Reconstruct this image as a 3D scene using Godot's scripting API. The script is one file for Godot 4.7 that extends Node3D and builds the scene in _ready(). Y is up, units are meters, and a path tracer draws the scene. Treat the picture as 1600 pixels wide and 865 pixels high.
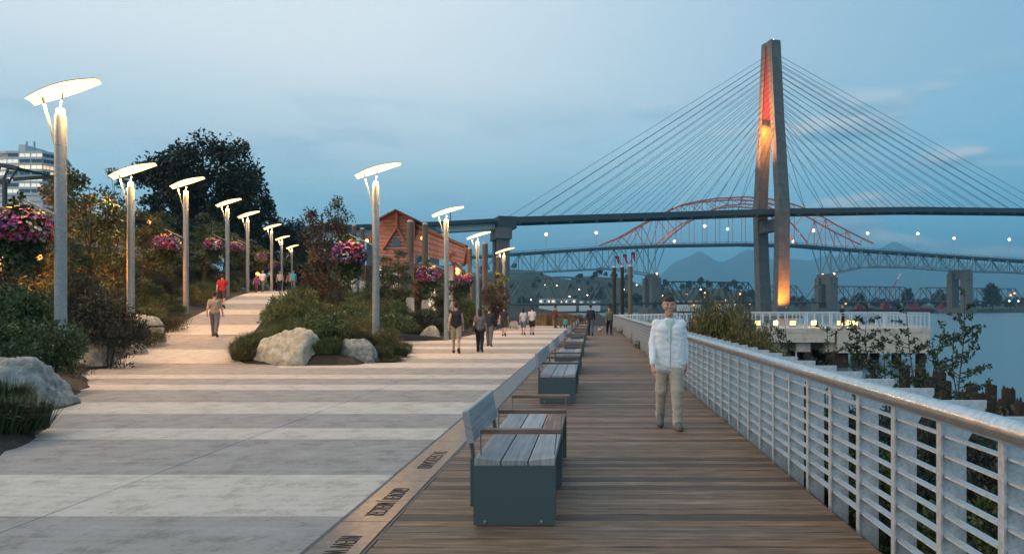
extends Node3D
# Riverside promenade at dusk. Metres, y up; the boardwalk runs along -Z from the camera.

const EYE := 1.62
const FOCAL := 1100.0
var taken := {}
var M := {}
var T := {}
var box_mesh: Mesh
var rng := RandomNumberGenerator.new()


func _ready():
	rng.seed = 4711
	setup_camera()
	setup_sky()
	make_textures()
	make_materials()
	box_mesh = make_box_mesh()
	print("materials done")
	build_ground()
	build_water()
	build_far_land()
	build_plaza()
	build_path()
	build_boardwalk()
	print("setting done")
	build_name_strip()
	build_railing()
	build_benches()
	print("boardwalk done")
	build_lamps()
	build_sky_bridge()
	build_arch_bridge()
	build_rail_bridge()
	print("bridges done")
	build_far_things()
	build_buildings()
	build_pilings()
	build_pier()
	print("buildings done")
	build_plants()
	build_boulders()
	print("plants done")
	build_people()
	print("people done")


# ------------------------------------------------------------------ camera, sky, light
func setup_camera():
	var cam := Camera3D.new()
	cam.name = "camera"
	cam.projection = Camera3D.PROJECTION_FRUSTUM
	cam.near = 0.1
	cam.far = 20000.0
	cam.size = 0.1 * 865.0 / FOCAL
	cam.frustum_offset = Vector2(-124.0, 49.5) * 0.1 / FOCAL
	cam.position = Vector3(0, EYE, 0)
	add_child(cam)
	cam.current = true


func setup_sky():
	var env := Environment.new()
	env.background_mode = Environment.BG_SKY
	env.tonemap_mode = Environment.TONE_MAPPER_LINEAR
	env.tonemap_exposure = 1.0
	var mat := PanoramaSkyMaterial.new()
	mat.panorama = ImageTexture.create_from_image(sky_image())
	mat.energy_multiplier = 1.4
	var sky := Sky.new()
	sky.sky_material = mat
	env.sky = sky
	env.fog_enabled = true
	env.fog_density = 0.00018
	env.fog_light_color = Color(0.56, 0.84, 0.97)
	env.sdfgi_enabled = true
	env.ssao_enabled = true
	env.ssil_enabled = true
	var we := WorldEnvironment.new()
	we.name = "world_environment"
	we.environment = env
	add_child(we)
	var sun := DirectionalLight3D.new()
	sun.name = "afterglow"
	sun.light_color = Color(1.0, 0.84, 0.68)
	sun.light_energy = 0.4
	sun.light_angular_distance = 60.0
	sun.shadow_enabled = true
	sun.sky_mode = DirectionalLight3D.SKY_MODE_LIGHT_ONLY
	sun.rotation_degrees = Vector3(-26, -74, 0)
	add_child(sun)


func col8(r, g, b) -> Color:
	return Color(r / 255.0, g / 255.0, b / 255.0)


func ramp(keys: Array, t: float) -> Color:
	if t <= keys[0][0]:
		return keys[0][1]
	for i in range(1, keys.size()):
		if t <= keys[i][0]:
			return keys[i - 1][1].lerp(keys[i][1], (t - keys[i - 1][0]) / (keys[i][0] - keys[i - 1][0]))
	return keys[-1][1]


func sky_image() -> Image:
	var w := 2048
	var h := 1024
	var img := Image.create_empty(w, h, false, Image.FORMAT_RGB8)
	var blue := [[0.0, col8(86, 150, 182)], [3.0, col8(98, 164, 196)], [7.0, col8(108, 175, 208)], [12.0, col8(126, 180, 208)], [18.0, col8(128, 170, 197)], [26.0, col8(125, 165, 193)], [90.0, col8(126, 164, 204)]]
	var pale := [[0.0, col8(106, 162, 188)], [3.0, col8(120, 174, 200)], [7.0, col8(146, 194, 214)], [12.0, col8(188, 212, 222)], [18.0, col8(214, 224, 228)], [26.0, col8(216, 224, 228)], [90.0, col8(184, 206, 226)]]
	var n1 := FastNoiseLite.new()
	n1.seed = 11
	n1.frequency = 0.055
	n1.fractal_octaves = 5
	var n2 := FastNoiseLite.new()
	n2.seed = 23
	n2.frequency = 0.018
	n2.fractal_octaves = 3
	for j in h:
		var el := 90.0 - (j + 0.5) * 180.0 / h
		var e2: float = maxf(el, 0.0)
		var cb := ramp(blue, e2)
		var cp := ramp(pale, e2)
		for i in w:
			# the left edge of the panorama lies straight ahead
			var az := (i + 0.5) * 360.0 / w
			if az > 180.0:
				az -= 360.0
			var g := 0.5 + 0.5 * cos(deg_to_rad(az + 100.0))
			g = smoothstep(0.04, 0.62, g)
			var c := cb.lerp(cp, g)
			if el > 0.0 and el < 45.0:
				# long thin cloud banks, the warm last light on their upper edges
				var dx := cos(deg_to_rad(az)) * 57.3
				var dz := sin(deg_to_rad(az)) * 57.3
				var v := n1.get_noise_3d(dx, el * 4.2, dz)
				var v_up := n1.get_noise_3d(dx, el * 4.2 + 2.0, dz)
				var big := n2.get_noise_3d(dx, el * 3.0, dz)
				var side := smoothstep(-8.0, 24.0, az) * (1.0 - smoothstep(60.0, 120.0, az))
				var band := smoothstep(1.0, 4.0, el) * (1.0 - smoothstep(12.5, 19.0, el))
				var cover := smoothstep(0.0, 0.3, v + big * 0.6 - 0.06 + 0.14 * side) * band * (0.4 + 0.6 * side)
				var lit := clampf((v - v_up) * 2.6 + 0.45, 0.0, 1.0)
				var cc := col8(104, 150, 178).lerp(col8(196, 204, 210), lit)
				cc = cc.lerp(cp, 0.35 * g)
				c = c.lerp(cc, cover * 0.95)
			if el < 0.0:
				c = c.lerp(col8(70, 84, 92), clampf(-el / 4.0, 0.0, 1.0))
			img.set_pixel(i, j, c)
	return img


# ------------------------------------------------------------------ textures and materials
func noise_bytes(sd: int, freq: float, w: int, h: int, sx := 1, octaves := 4, kind := FastNoiseLite.TYPE_SIMPLEX_SMOOTH) -> PackedByteArray:
	var n := FastNoiseLite.new()
	n.seed = sd
	n.noise_type = kind
	n.frequency = freq
	n.fractal_octaves = octaves
	var img := n.get_seamless_image(maxi(8, w / sx), h)
	img.convert(Image.FORMAT_L8)
	if sx > 1:
		img.resize(w, h, Image.INTERPOLATE_CUBIC)
	return img.get_data()


func blend_tex(layers: Array, weights: Array, keys: Array, w: int, h: int) -> ImageTexture:
	# layers of noise summed and looked up in a colour ramp (linear colours)
	var data := PackedByteArray()
	data.resize(w * h * 3)
	var lut := PackedByteArray()
	lut.resize(256 * 3)
	for i in 256:
		var c: Color = ramp(keys, i / 255.0).linear_to_srgb()
		lut[i * 3] = clampi(int(c.r * 255.0), 0, 255)
		lut[i * 3 + 1] = clampi(int(c.g * 255.0), 0, 255)
		lut[i * 3 + 2] = clampi(int(c.b * 255.0), 0, 255)
	for i in w * h:
		var s := 0.0
		for k in layers.size():
			s += layers[k][i] * weights[k]
		var q := clampi(int(s), 0, 255) * 3
		data[i * 3] = lut[q]
		data[i * 3 + 1] = lut[q + 1]
		data[i * 3 + 2] = lut[q + 2]
	return ImageTexture.create_from_image(Image.create_from_data(w, h, false, Image.FORMAT_RGB8, data))


func grey_tex(bytes: PackedByteArray, w: int, h: int) -> ImageTexture:
	return ImageTexture.create_from_image(Image.create_from_data(w, h, false, Image.FORMAT_L8, bytes))


func make_textures():
	var s := 512
	var fine := noise_bytes(1, 0.12, s, s, 1, 4)
	var coarse := noise_bytes(2, 0.012, s, s, 1, 5)
	var mid := noise_bytes(3, 0.035, s, s, 1, 4)
	var streak := noise_bytes(4, 0.045, s, s, 16, 4)
	var streak2 := noise_bytes(5, 0.16, s, s, 10, 3)
	var cells := noise_bytes(6, 0.05, s, s, 1, 2, FastNoiseLite.TYPE_CELLULAR)
	T.fine = grey_tex(fine, s, s)
	T.mid = grey_tex(mid, s, s)
	T.streak = grey_tex(streak2, s, s)
	# trodden specks of gum and small stains, as the paving shows them
	var specks := PackedByteArray()
	specks.resize(s * s)
	specks.fill(255)
	var sg := RandomNumberGenerator.new()
	sg.seed = 8
	for i in 130:
		var cx := sg.randi() % s
		var cy := sg.randi() % s
		var rr := sg.randf_range(0.8, 3.2)
		var deep := sg.randi_range(40, 150)
		for y in range(-4, 5):
			for x in range(-4, 5):
				if Vector2(x, y).length() * sg.randf_range(0.85, 1.1) < rr:
					var q := posmod(cy + y, s) * s + posmod(cx + x, s)
					specks[q] = mini(specks[q], 255 - deep)
	T.concrete_light = blend_tex([coarse, mid, fine, streak, specks], [0.33, 0.2, 0.22, 0.2, 0.3], [[0.2, Color(0.30, 0.25, 0.20)], [0.58, Color(0.38, 0.325, 0.265)], [0.74, Color(0.53, 0.465, 0.395)], [0.86, Color(0.56, 0.495, 0.425)], [1.0, Color(0.61, 0.545, 0.48)]], s, s)
	T.concrete_dark = blend_tex([coarse, mid, fine, streak, specks], [0.33, 0.2, 0.22, 0.2, 0.3], [[0.2, Color(0.14, 0.125, 0.11)], [0.58, Color(0.21, 0.19, 0.17)], [0.74, Color(0.305, 0.277, 0.25)], [0.86, Color(0.325, 0.297, 0.27)], [1.0, Color(0.38, 0.35, 0.32)]], s, s)
	T.plank = blend_tex([streak, streak2, coarse, fine], [0.4, 0.3, 0.2, 0.1], [[0.25, Color(0.035, 0.021, 0.013)], [0.45, Color(0.125, 0.079, 0.047)], [0.6, Color(0.20, 0.134, 0.086)], [0.8, Color(0.33, 0.24, 0.165)]], s, s)
	T.bench_wood = blend_tex([streak, streak2, coarse], [0.45, 0.3, 0.25], [[0.2, Color(0.19, 0.19, 0.19)], [0.5, Color(0.31, 0.315, 0.32)], [0.8, Color(0.42, 0.425, 0.43)]], s, s)
	T.arm_wood = blend_tex([streak, streak2, coarse], [0.45, 0.3, 0.25], [[0.25, Color(0.05, 0.03, 0.022)], [0.5, Color(0.15, 0.085, 0.055)], [0.75, Color(0.27, 0.17, 0.12)]], s, s)
	T.timber = blend_tex([streak, streak2, coarse], [0.45, 0.3, 0.25], [[0.25, Color(0.13, 0.045, 0.02)], [0.5, Color(0.27, 0.095, 0.04)], [0.75, Color(0.38, 0.15, 0.065)]], s, s)
	T.log = blend_tex([streak, streak2, mid], [0.4, 0.35, 0.25], [[0.25, Color(0.05, 0.038, 0.03)], [0.5, Color(0.14, 0.11, 0.085)], [0.75, Color(0.24, 0.20, 0.16)]], s, s)
	T.rock = blend_tex([coarse, mid, fine, cells], [0.4, 0.2, 0.25, 0.15], [[0.3, Color(0.09, 0.10, 0.09)], [0.42, Color(0.24, 0.25, 0.23)], [0.55, Color(0.36, 0.36, 0.33)], [0.7, Color(0.54, 0.52, 0.47)]], s, s)
	T.rock_pale = blend_tex([coarse, mid, fine, cells], [0.4, 0.2, 0.25, 0.15], [[0.3, Color(0.22, 0.19, 0.13)], [0.42, Color(0.42, 0.38, 0.29)], [0.55, Color(0.54, 0.50, 0.42)], [0.7, Color(0.70, 0.67, 0.60)]], s, s)
	T.galvanized = blend_tex([cells, mid, coarse], [0.35, 0.3, 0.35], [[0.2, Color(0.44, 0.46, 0.47)], [0.5, Color(0.62, 0.64, 0.65)], [0.8, Color(0.76, 0.77, 0.77)]], s, s)
	T.tower = blend_tex([coarse, mid, fine, streak], [0.4, 0.25, 0.15, 0.2], [[0.2, Color(0.08, 0.08, 0.073)], [0.5, Color(0.135, 0.135, 0.125)], [0.8, Color(0.20, 0.197, 0.185)]], s, s)
	T.soil = blend_tex([coarse, mid, fine], [0.3, 0.3, 0.4], [[0.2, Color(0.012, 0.010, 0.007)], [0.5, Color(0.035, 0.027, 0.018)], [0.8, Color(0.07, 0.055, 0.036)]], s, s)
	T.bronze = blend_tex([coarse, mid, fine], [0.5, 0.35, 0.15], [[0.2, Color(0.065, 0.056, 0.052)], [0.5, Color(0.115, 0.099, 0.09)], [0.8, Color(0.20, 0.172, 0.155)]], s, s)
	T.woods = blend_tex([coarse, mid, fine], [0.3, 0.35, 0.35], [[0.25, Color(0.012, 0.022, 0.014)], [0.5, Color(0.035, 0.055, 0.033)], [0.8, Color(0.07, 0.095, 0.055)]], s, s)
	T.ridge = blend_tex([coarse, mid], [0.6, 0.4], [[0.25, Color(0.03, 0.04, 0.03)], [0.5, Color(0.055, 0.065, 0.05)], [0.8, Color(0.12, 0.12, 0.11)]], s, s)
	var img := Image.create_from_data(s, s, false, Image.FORMAT_L8, noise_bytes(9, 0.02, s, s, 3, 3))
	img.convert(Image.FORMAT_RGBA8)
	img.bump_map_to_normal_map(3.0)
	T.ripple = ImageTexture.create_from_image(img)


func mat(key: String, c: Color, rough := 0.7, metal := 0.0) -> StandardMaterial3D:
	# c is a linear base colour
	var m := StandardMaterial3D.new()
	m.resource_name = key
	m.albedo_color = c.linear_to_srgb()
	m.roughness = rough
	m.metallic = metal
	M[key] = m
	return m


func tmat(key: String, tex: Texture2D, rough := 0.8, scale := Vector3.ONE, world := true, metal := 0.0, bump: Texture2D = null, bump_cm := 0.3) -> StandardMaterial3D:
	var m := StandardMaterial3D.new()
	m.resource_name = key
	m.albedo_texture = tex
	m.roughness = rough
	m.metallic = metal
	m.uv1_triplanar = true
	m.uv1_world_triplanar = world
	m.uv1_scale = scale
	if bump:
		m.heightmap_enabled = true
		m.heightmap_texture = bump
		m.heightmap_scale = bump_cm
	M[key] = m
	return m


func uvmat(key: String, tex: Texture2D, rough := 0.8, scale := Vector3.ONE, tint := Color.WHITE, bump: Texture2D = null, bump_cm := 0.2) -> StandardMaterial3D:
	var m := StandardMaterial3D.new()
	m.resource_name = key
	m.albedo_texture = tex
	m.albedo_color = tint.linear_to_srgb()
	m.roughness = rough
	m.uv1_scale = scale
	if bump:
		m.heightmap_enabled = true
		m.heightmap_texture = bump
		m.heightmap_scale = bump_cm
	M[key] = m
	return m


func glow(key: String, c: Color, energy: float) -> StandardMaterial3D:
	var m := StandardMaterial3D.new()
	m.resource_name = key
	m.albedo_color = Color(0.8, 0.8, 0.8)
	m.emission_enabled = true
	m.emission = c.linear_to_srgb()
	m.emission_energy_multiplier = energy
	M[key] = m
	return m


func leafmat(key: String, rough := 0.6) -> StandardMaterial3D:
	var m := StandardMaterial3D.new()
	m.resource_name = key
	m.vertex_color_use_as_albedo = true
	m.roughness = rough
	m.backlight_enabled = true
	m.backlight = Color(0.10, 0.14, 0.05)
	M[key] = m
	return m


func make_materials():
	tmat("concrete_light", T.concrete_light, 0.85, Vector3(0.31, 0.31, 0.31), true, 0.0, T.fine, 0.08)
	tmat("concrete_dark", T.concrete_dark, 0.85, Vector3(0.27, 0.27, 0.27), true, 0.0, T.fine, 0.08)
	tmat("joint", T.soil, 0.95, Vector3(0.8, 0.8, 0.8))
	for i in 6:
		var t: float = [1.15, 0.75, 1.5, 0.55, 1.3, 0.95][i]
		uvmat("plank_%d" % i, T.plank, 0.62, Vector3.ONE, Color(t, t * [1.0, 0.97, 0.98, 0.98, 0.92, 1.02][i], t * [1.0, 0.95, 0.96, 1.0, 0.84, 1.05][i]), T.streak, 0.25)
	for i in 3:
		var t2: float = [1.0, 0.82, 1.12][i]
		uvmat("bench_wood_%d" % i, T.bench_wood, 0.5, Vector3.ONE, Color(t2, t2, t2), T.streak, 0.12)
	uvmat("bench_wood_brown", T.arm_wood, 0.5, Vector3.ONE, Color(1.3, 1.25, 1.2), T.streak, 0.12)
	uvmat("arm_wood", T.arm_wood, 0.45, Vector3.ONE, Color(1, 1, 1), T.streak, 0.1)
	var bs := mat("bench_steel", Color(0.052, 0.085, 0.092), 0.5)
	bs.metallic_specular = 0.5
	mat("thin_steel", Color(0.30, 0.32, 0.33), 0.35, 0.8)
	tmat("galvanized", T.galvanized, 0.42, Vector3(1.7, 1.7, 1.7), true, 0.35)
	tmat("galvanized_tube", T.galvanized, 0.27, Vector3(1.1, 1.1, 1.1), true, 0.9)
	tmat("lamp_post", T.galvanized, 0.5, Vector3(0.8, 0.8, 0.8), true, 0.35)
	M.lamp_post.albedo_color = Color(0.72, 0.74, 0.74)
	mat("lamp_metal", Color(0.25, 0.26, 0.27), 0.4, 0.7)
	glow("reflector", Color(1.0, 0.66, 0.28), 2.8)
	glow("uplight", Color(1.0, 0.80, 0.50), 9.0)
	glow("sodium", Color(1.0, 0.36, 0.06), 3.2)
	glow("warm_dot", Color(1.0, 0.66, 0.32), 4.0)
	glow("white_dot", Color(1.0, 0.90, 0.75), 8.0)
	glow("pier_light", Color(1.0, 0.55, 0.12), 2.6)
	glow("lit_window", Color(1.0, 0.80, 0.48), 1.0)
	glow("lit_window_orange", Color(1.0, 0.50, 0.16), 1.0)
	glow("pale_window", Color(0.95, 0.9, 0.7), 0.7)
	tmat("soil", T.soil, 0.95, Vector3(0.35, 0.35, 0.35), true, 0.0, T.mid, 2.0)
	tmat("rock", T.rock, 0.85, Vector3(0.8, 0.8, 0.8), true, 0.0, T.fine, 2.5)
	tmat("rock_pale", T.rock_pale, 0.85, Vector3(0.7, 0.7, 0.7), true, 0.0, T.fine, 2.2)
	tmat("tower_concrete", T.tower, 0.85, Vector3(0.06, 0.03, 0.06))
	tmat("pier_concrete", T.tower, 0.9, Vector3(0.07, 0.05, 0.07))
	tmat("white_concrete", T.concrete_light, 0.8, Vector3(0.2, 0.2, 0.2))
	mat("red_panel", Color(0.20, 0.03, 0.025), 0.6)
	mat("deck_steel", Color(0.035, 0.055, 0.06), 0.6)
	mat("girder_pale", Color(0.40, 0.46, 0.48), 0.6)
	mat("cable", Color(0.025, 0.035, 0.04), 0.6)
	mat("arch_orange", Color(0.52, 0.13, 0.065), 0.6)
	mat("truss_pale", Color(0.17, 0.24, 0.26), 0.6)
	mat("truss_dark", Color(0.05, 0.085, 0.095), 0.6)
	mat("rail_truss", Color(0.13, 0.145, 0.14), 0.7)
	mat("rail_truss_dark", Color(0.035, 0.04, 0.045), 0.7)
	tmat("bronze", T.bronze, 0.33, Vector3(0.9, 0.9, 0.9), true, 0.6)
	mat("engraving", Color(0.012, 0.010, 0.009), 0.7)
	var tm := uvmat("timber", T.timber, 0.6, Vector3.ONE, Color.WHITE, T.streak, 0.2)
	tm.roughness = 0.6
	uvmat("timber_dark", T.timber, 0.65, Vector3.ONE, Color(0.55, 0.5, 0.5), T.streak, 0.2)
	uvmat("log", T.log, 0.85, Vector3.ONE, Color.WHITE, T.streak, 1.0)
	uvmat("log_dark", T.log, 0.9, Vector3.ONE, Color(0.3, 0.27, 0.26), T.streak, 1.0)
	mat("log_cap", Color(0.62, 0.58, 0.5), 0.6)
	mat("sleeve", Color(0.48, 0.49, 0.47), 0.7)
	tmat("woods", T.woods, 0.95, Vector3(0.02, 0.02, 0.02))
	tmat("ridge", T.ridge, 0.95, Vector3(0.002, 0.002, 0.002))
	var wt := mat("water", Color(0.07, 0.15, 0.18), 0.3)
	wt.normal_enabled = true
	wt.normal_texture = T.ripple
	wt.normal_scale = 0.12
	wt.uv1_triplanar = true
	wt.uv1_world_triplanar = true
	wt.uv1_scale = Vector3(0.035, 0.035, 0.09)
	mat("tower_white", Color(0.60, 0.62, 0.62), 0.6)
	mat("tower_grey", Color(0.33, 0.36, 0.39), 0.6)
	mat("tower_blue", Color(0.30, 0.42, 0.50), 0.5)
	var gl := mat("dark_glass", Color(0.04, 0.055, 0.07), 0.08)
	gl.metallic_specular = 0.8
	mat("dark_steel", Color(0.03, 0.04, 0.045), 0.5)
	mat("shed_white", Color(0.62, 0.62, 0.60), 0.7)
	mat("hull_red", Color(0.30, 0.03, 0.03), 0.5)
	mat("hull_dark", Color(0.03, 0.03, 0.035), 0.6)
	mat("hull_grey", Color(0.24, 0.25, 0.25), 0.6)
	mat("crane_red", Color(0.40, 0.12, 0.13), 0.5)
	mat("sock_red", Color(0.36, 0.02, 0.04), 0.8)
	leafmat("leaf")
	leafmat("grass_blade", 0.7)
	leafmat("petal", 0.55)
	mat("stem", Color(0.055, 0.042, 0.03), 0.9)
	mat("basket", Color(0.05, 0.035, 0.022), 0.95)
	mat("skin", Color(0.48, 0.27, 0.19), 0.55)
	M.skin.subsurf_scatter_enabled = true
	M.skin.subsurf_scatter_strength = 0.15


# ------------------------------------------------------------------ mesh helpers
class Build:
	var v := PackedVector3Array()
	var n := PackedVector3Array()
	var uv := PackedVector2Array()
	var c := PackedColorArray()
	var idx := PackedInt32Array()

	func quad(a: Vector3, b: Vector3, cc: Vector3, d: Vector3, col := Color.WHITE, ua := Vector2(0, 0), ub := Vector2(1, 0), uc := Vector2(1, 1), ud := Vector2(0, 1)):
		# corners counter-clockwise seen from outside
		var k := v.size()
		var nn := (b - a).cross(cc - a)
		if nn.length_squared() < 1e-14:
			nn = (cc - a).cross(d - a)
		nn = nn.normalized()
		v.append(a)
		v.append(b)
		v.append(cc)
		v.append(d)
		for i in 4:
			n.append(nn)
			c.append(col)
		uv.append(ua)
		uv.append(ub)
		uv.append(uc)
		uv.append(ud)
		idx.append_array(PackedInt32Array([k, k + 2, k + 1, k, k + 3, k + 2]))

	func tri(a: Vector3, b: Vector3, cc: Vector3, col := Color.WHITE):
		var k := v.size()
		var nn := (b - a).cross(cc - a).normalized()
		v.append(a)
		v.append(b)
		v.append(cc)
		for i in 3:
			n.append(nn)
			c.append(col)
			uv.append(Vector2.ZERO)
		idx.append_array(PackedInt32Array([k, k + 2, k + 1]))

	func hexa(p: Array, col := Color.WHITE):
		# p: four corners below (counter-clockwise from above), four above; uv in metres along the longest side
		quad(p[3], p[2], p[1], p[0], col)
		quad(p[4], p[5], p[6], p[7], col)
		for i in 4:
			var j := (i + 1) % 4
			var lw: float = p[i].distance_to(p[j])
			var lh: float = p[i].distance_to(p[i + 4])
			quad(p[i], p[j], p[j + 4], p[i + 4], col, Vector2(0, 0), Vector2(lw, 0), Vector2(lw, lh), Vector2(0, lh))

	func box(lo: Vector3, hi: Vector3, col := Color.WHITE):
		hexa([Vector3(lo.x, lo.y, hi.z), Vector3(hi.x, lo.y, hi.z), Vector3(hi.x, lo.y, lo.z), Vector3(lo.x, lo.y, lo.z), Vector3(lo.x, hi.y, hi.z), Vector3(hi.x, hi.y, hi.z), Vector3(hi.x, hi.y, lo.z), Vector3(lo.x, hi.y, lo.z)], col)

	func tube(pts: Array, radii: Array, seg := 8, col := Color.WHITE, caps := true, uvl := 1.0):
		var rings := pts.size()
		var k0 := v.size()
		var run := 0.0
		var side := Vector3.ZERO
		for i in rings:
			var dir: Vector3
			if i == 0:
				dir = pts[1] - pts[0]
			elif i == rings - 1:
				dir = pts[i] - pts[i - 1]
			else:
				dir = pts[i + 1] - pts[i - 1]
			dir = dir.normalized()
			if i > 0:
				run += pts[i].distance_to(pts[i - 1])
			var ref := Vector3.RIGHT if absf(dir.x) < 0.9 else Vector3.UP
			if side == Vector3.ZERO:
				side = dir.cross(ref).normalized()
			else:
				side = (side - dir * side.dot(dir)).normalized()
			var up := dir.cross(side)
			for s in seg + 1:
				var t := TAU * s / seg
				var out := side * cos(t) + up * sin(t)
				v.append(pts[i] + out * radii[i])
				n.append(out)
				uv.append(Vector2(run * uvl, float(s) / seg))
				c.append(col)
		for i in rings - 1:
			for s in seg:
				var a := k0 + i * (seg + 1) + s
				var b := a + seg + 1
				idx.append_array(PackedInt32Array([a, b, a + 1, a + 1, b, b + 1]))
		if caps:
			for e in [0, rings - 1]:
				var k := v.size()
				var nn: Vector3 = (pts[0] - pts[1]).normalized() if e == 0 else (pts[-1] - pts[-2]).normalized()
				v.append(pts[e])
				n.append(nn)
				uv.append(Vector2(0.5, 0.5))
				c.append(col)
				for s in seg + 1:
					v.append(v[k0 + e * (seg + 1) + s])
					n.append(nn)
					uv.append(Vector2(0.5 + 0.4 * cos(TAU * s / seg), 0.5 + 0.4 * sin(TAU * s / seg)))
					c.append(col)
				for s in seg:
					if e == 0:
						idx.append_array(PackedInt32Array([k, k + 1 + s, k + 2 + s]))
					else:
						idx.append_array(PackedInt32Array([k, k + 2 + s, k + 1 + s]))

	func mesh() -> ArrayMesh:
		var arr := []
		arr.resize(Mesh.ARRAY_MAX)
		arr[Mesh.ARRAY_VERTEX] = v
		arr[Mesh.ARRAY_NORMAL] = n
		arr[Mesh.ARRAY_TEX_UV] = uv
		arr[Mesh.ARRAY_COLOR] = c
		arr[Mesh.ARRAY_INDEX] = idx
		var m := ArrayMesh.new()
		m.add_surface_from_arrays(Mesh.PRIMITIVE_TRIANGLES, arr)
		return m


func make_box_mesh() -> Mesh:
	# unit box standing on y = 0 to 1, x and z centred
	var b := Build.new()
	b.box(Vector3(-0.5, 0, -0.5), Vector3(0.5, 1, 0.5))
	return b.mesh()


func chamfer_box(size: Vector3, ch: float, u0 := 0.0, v0 := 0.0, long_axis := 0) -> ArrayMesh:
	# box with chamfered top edges and its origin at the middle of the underside; uv runs in metres along the long axis
	var b := Build.new()
	var x := size.x / 2.0
	var z := size.z / 2.0
	var y := size.y
	var yb := y - ch
	var lo := [Vector3(-x, 0, z), Vector3(x, 0, z), Vector3(x, 0, -z), Vector3(-x, 0, -z)]
	var mi := [Vector3(-x, yb, z), Vector3(x, yb, z), Vector3(x, yb, -z), Vector3(-x, yb, -z)]
	var to := [Vector3(-x + ch, y, z - ch), Vector3(x - ch, y, z - ch), Vector3(x - ch, y, -z + ch), Vector3(-x + ch, y, -z + ch)]
	var f := func(p: Vector3) -> Vector2:
		var along := p.x if long_axis == 0 else p.z
		var across := p.z if long_axis == 0 else p.x
		return Vector2(u0 + along * 0.35, v0 + (across + p.y) * 1.6)
	b.quad(to[0], to[1], to[2], to[3], Color.WHITE, f.call(to[0]), f.call(to[1]), f.call(to[2]), f.call(to[3]))
	b.quad(lo[3], lo[2], lo[1], lo[0], Color.WHITE, f.call(lo[3]), f.call(lo[2]), f.call(lo[1]), f.call(lo[0]))
	for i in 4:
		var j := (i + 1) % 4
		b.quad(lo[i], lo[j], mi[j], mi[i], Color.WHITE, f.call(lo[i]), f.call(lo[j]), f.call(mi[j]), f.call(mi[i]))
		b.quad(mi[i], mi[j], to[j], to[i], Color.WHITE, f.call(mi[i]), f.call(mi[j]), f.call(to[j]), f.call(to[i]))
	return b.mesh()


# ------------------------------------------------------------------ node helpers
func numbered(called: String) -> String:
	var k: int = taken.get(called, -1) + 1
	taken[called] = k
	return called if k == 0 else "%s_%03d" % [called, k]


func tag(o: Node3D, label: String, category := "", group := "", kind := ""):
	if label:
		o.set_meta("label", label)
	if category:
		o.set_meta("category", category)
	if group:
		o.set_meta("group", group)
	if kind:
		o.set_meta("kind", kind)


func thing(called: String, label: String, category: String, pos := Vector3.ZERO, group := "") -> Node3D:
	var o := Node3D.new()
	o.name = numbered(called)
	o.position = pos
	add_child(o)
	tag(o, label, category, group)
	return o


func setting(called: String, pos := Vector3.ZERO) -> Node3D:
	var o := Node3D.new()
	o.name = numbered(called)
	o.position = pos
	add_child(o)
	o.set_meta("kind", "structure")
	return o


func base_of(o: Node) -> Transform3D:
	var t := Transform3D.IDENTITY
	while o is Node3D and o != self:
		t = o.transform * t
		o = o.get_parent()
	return t


func put(parent: Node3D, called: String, mesh: Mesh, m: Material, xf := Transform3D.IDENTITY, in_world := false) -> MeshInstance3D:
	var o := MeshInstance3D.new()
	o.name = numbered(called) if parent == self else called
	o.mesh = mesh
	o.material_override = m
	o.transform = base_of(parent).affine_inverse() * xf if in_world else xf
	parent.add_child(o, true)
	return o


func bar_xf(a: Vector3, b: Vector3, w: float, d: float, ref := Vector3.UP) -> Transform3D:
	var y := b - a
	var yn := y.normalized()
	if absf(yn.dot(ref)) > 0.98:
		ref = Vector3.BACK if absf(yn.z) < 0.9 else Vector3.RIGHT
	var x := yn.cross(ref).normalized()
	var z := x.cross(yn).normalized()
	return Transform3D(Basis(x * w, y, z * d), a)


func bar(parent: Node3D, called: String, a: Vector3, b: Vector3, w: float, d: float, m: Material, ref := Vector3.UP) -> MeshInstance3D:
	# straight member between two points of the world
	return put(parent, called, box_mesh, m, bar_xf(a, b, w, d, ref), true)


func block(parent: Node3D, called: String, lo: Vector3, hi: Vector3, m: Material) -> MeshInstance3D:
	# box between two corners of the world
	return put(parent, called, box_mesh, m, Transform3D(Basis.from_scale(hi - lo), Vector3((lo.x + hi.x) / 2.0, lo.y, (lo.z + hi.z) / 2.0)), true)


func at(x: float, y: float, d: float) -> Vector3:
	# where a point of the photograph lies when it is d metres ahead
	return Vector3((x - 924.0) * d / FOCAL, EYE - (y - 482.0) * d / FOCAL, -d)


func table(keys: Array, t: float) -> float:
	if t <= keys[0][0]:
		return keys[0][1]
	for i in range(1, keys.size()):
		if t <= keys[i][0]:
			return lerpf(keys[i - 1][1], keys[i][1], (t - keys[i - 1][0]) / (keys[i][0] - keys[i - 1][0]))
	return keys[-1][1]


func lamp_point(parent: Node3D, pos: Vector3, c: Color, energy: float, size := 0.1) -> OmniLight3D:
	var l := OmniLight3D.new()
	l.name = "light"
	l.light_color = c
	l.light_energy = energy
	l.light_size = size
	l.omni_range = 200.0
	l.omni_attenuation = 2.0
	l.shadow_enabled = true
	l.transform = base_of(parent).affine_inverse() * Transform3D(Basis.IDENTITY, pos)
	parent.add_child(l, true)
	return l


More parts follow.
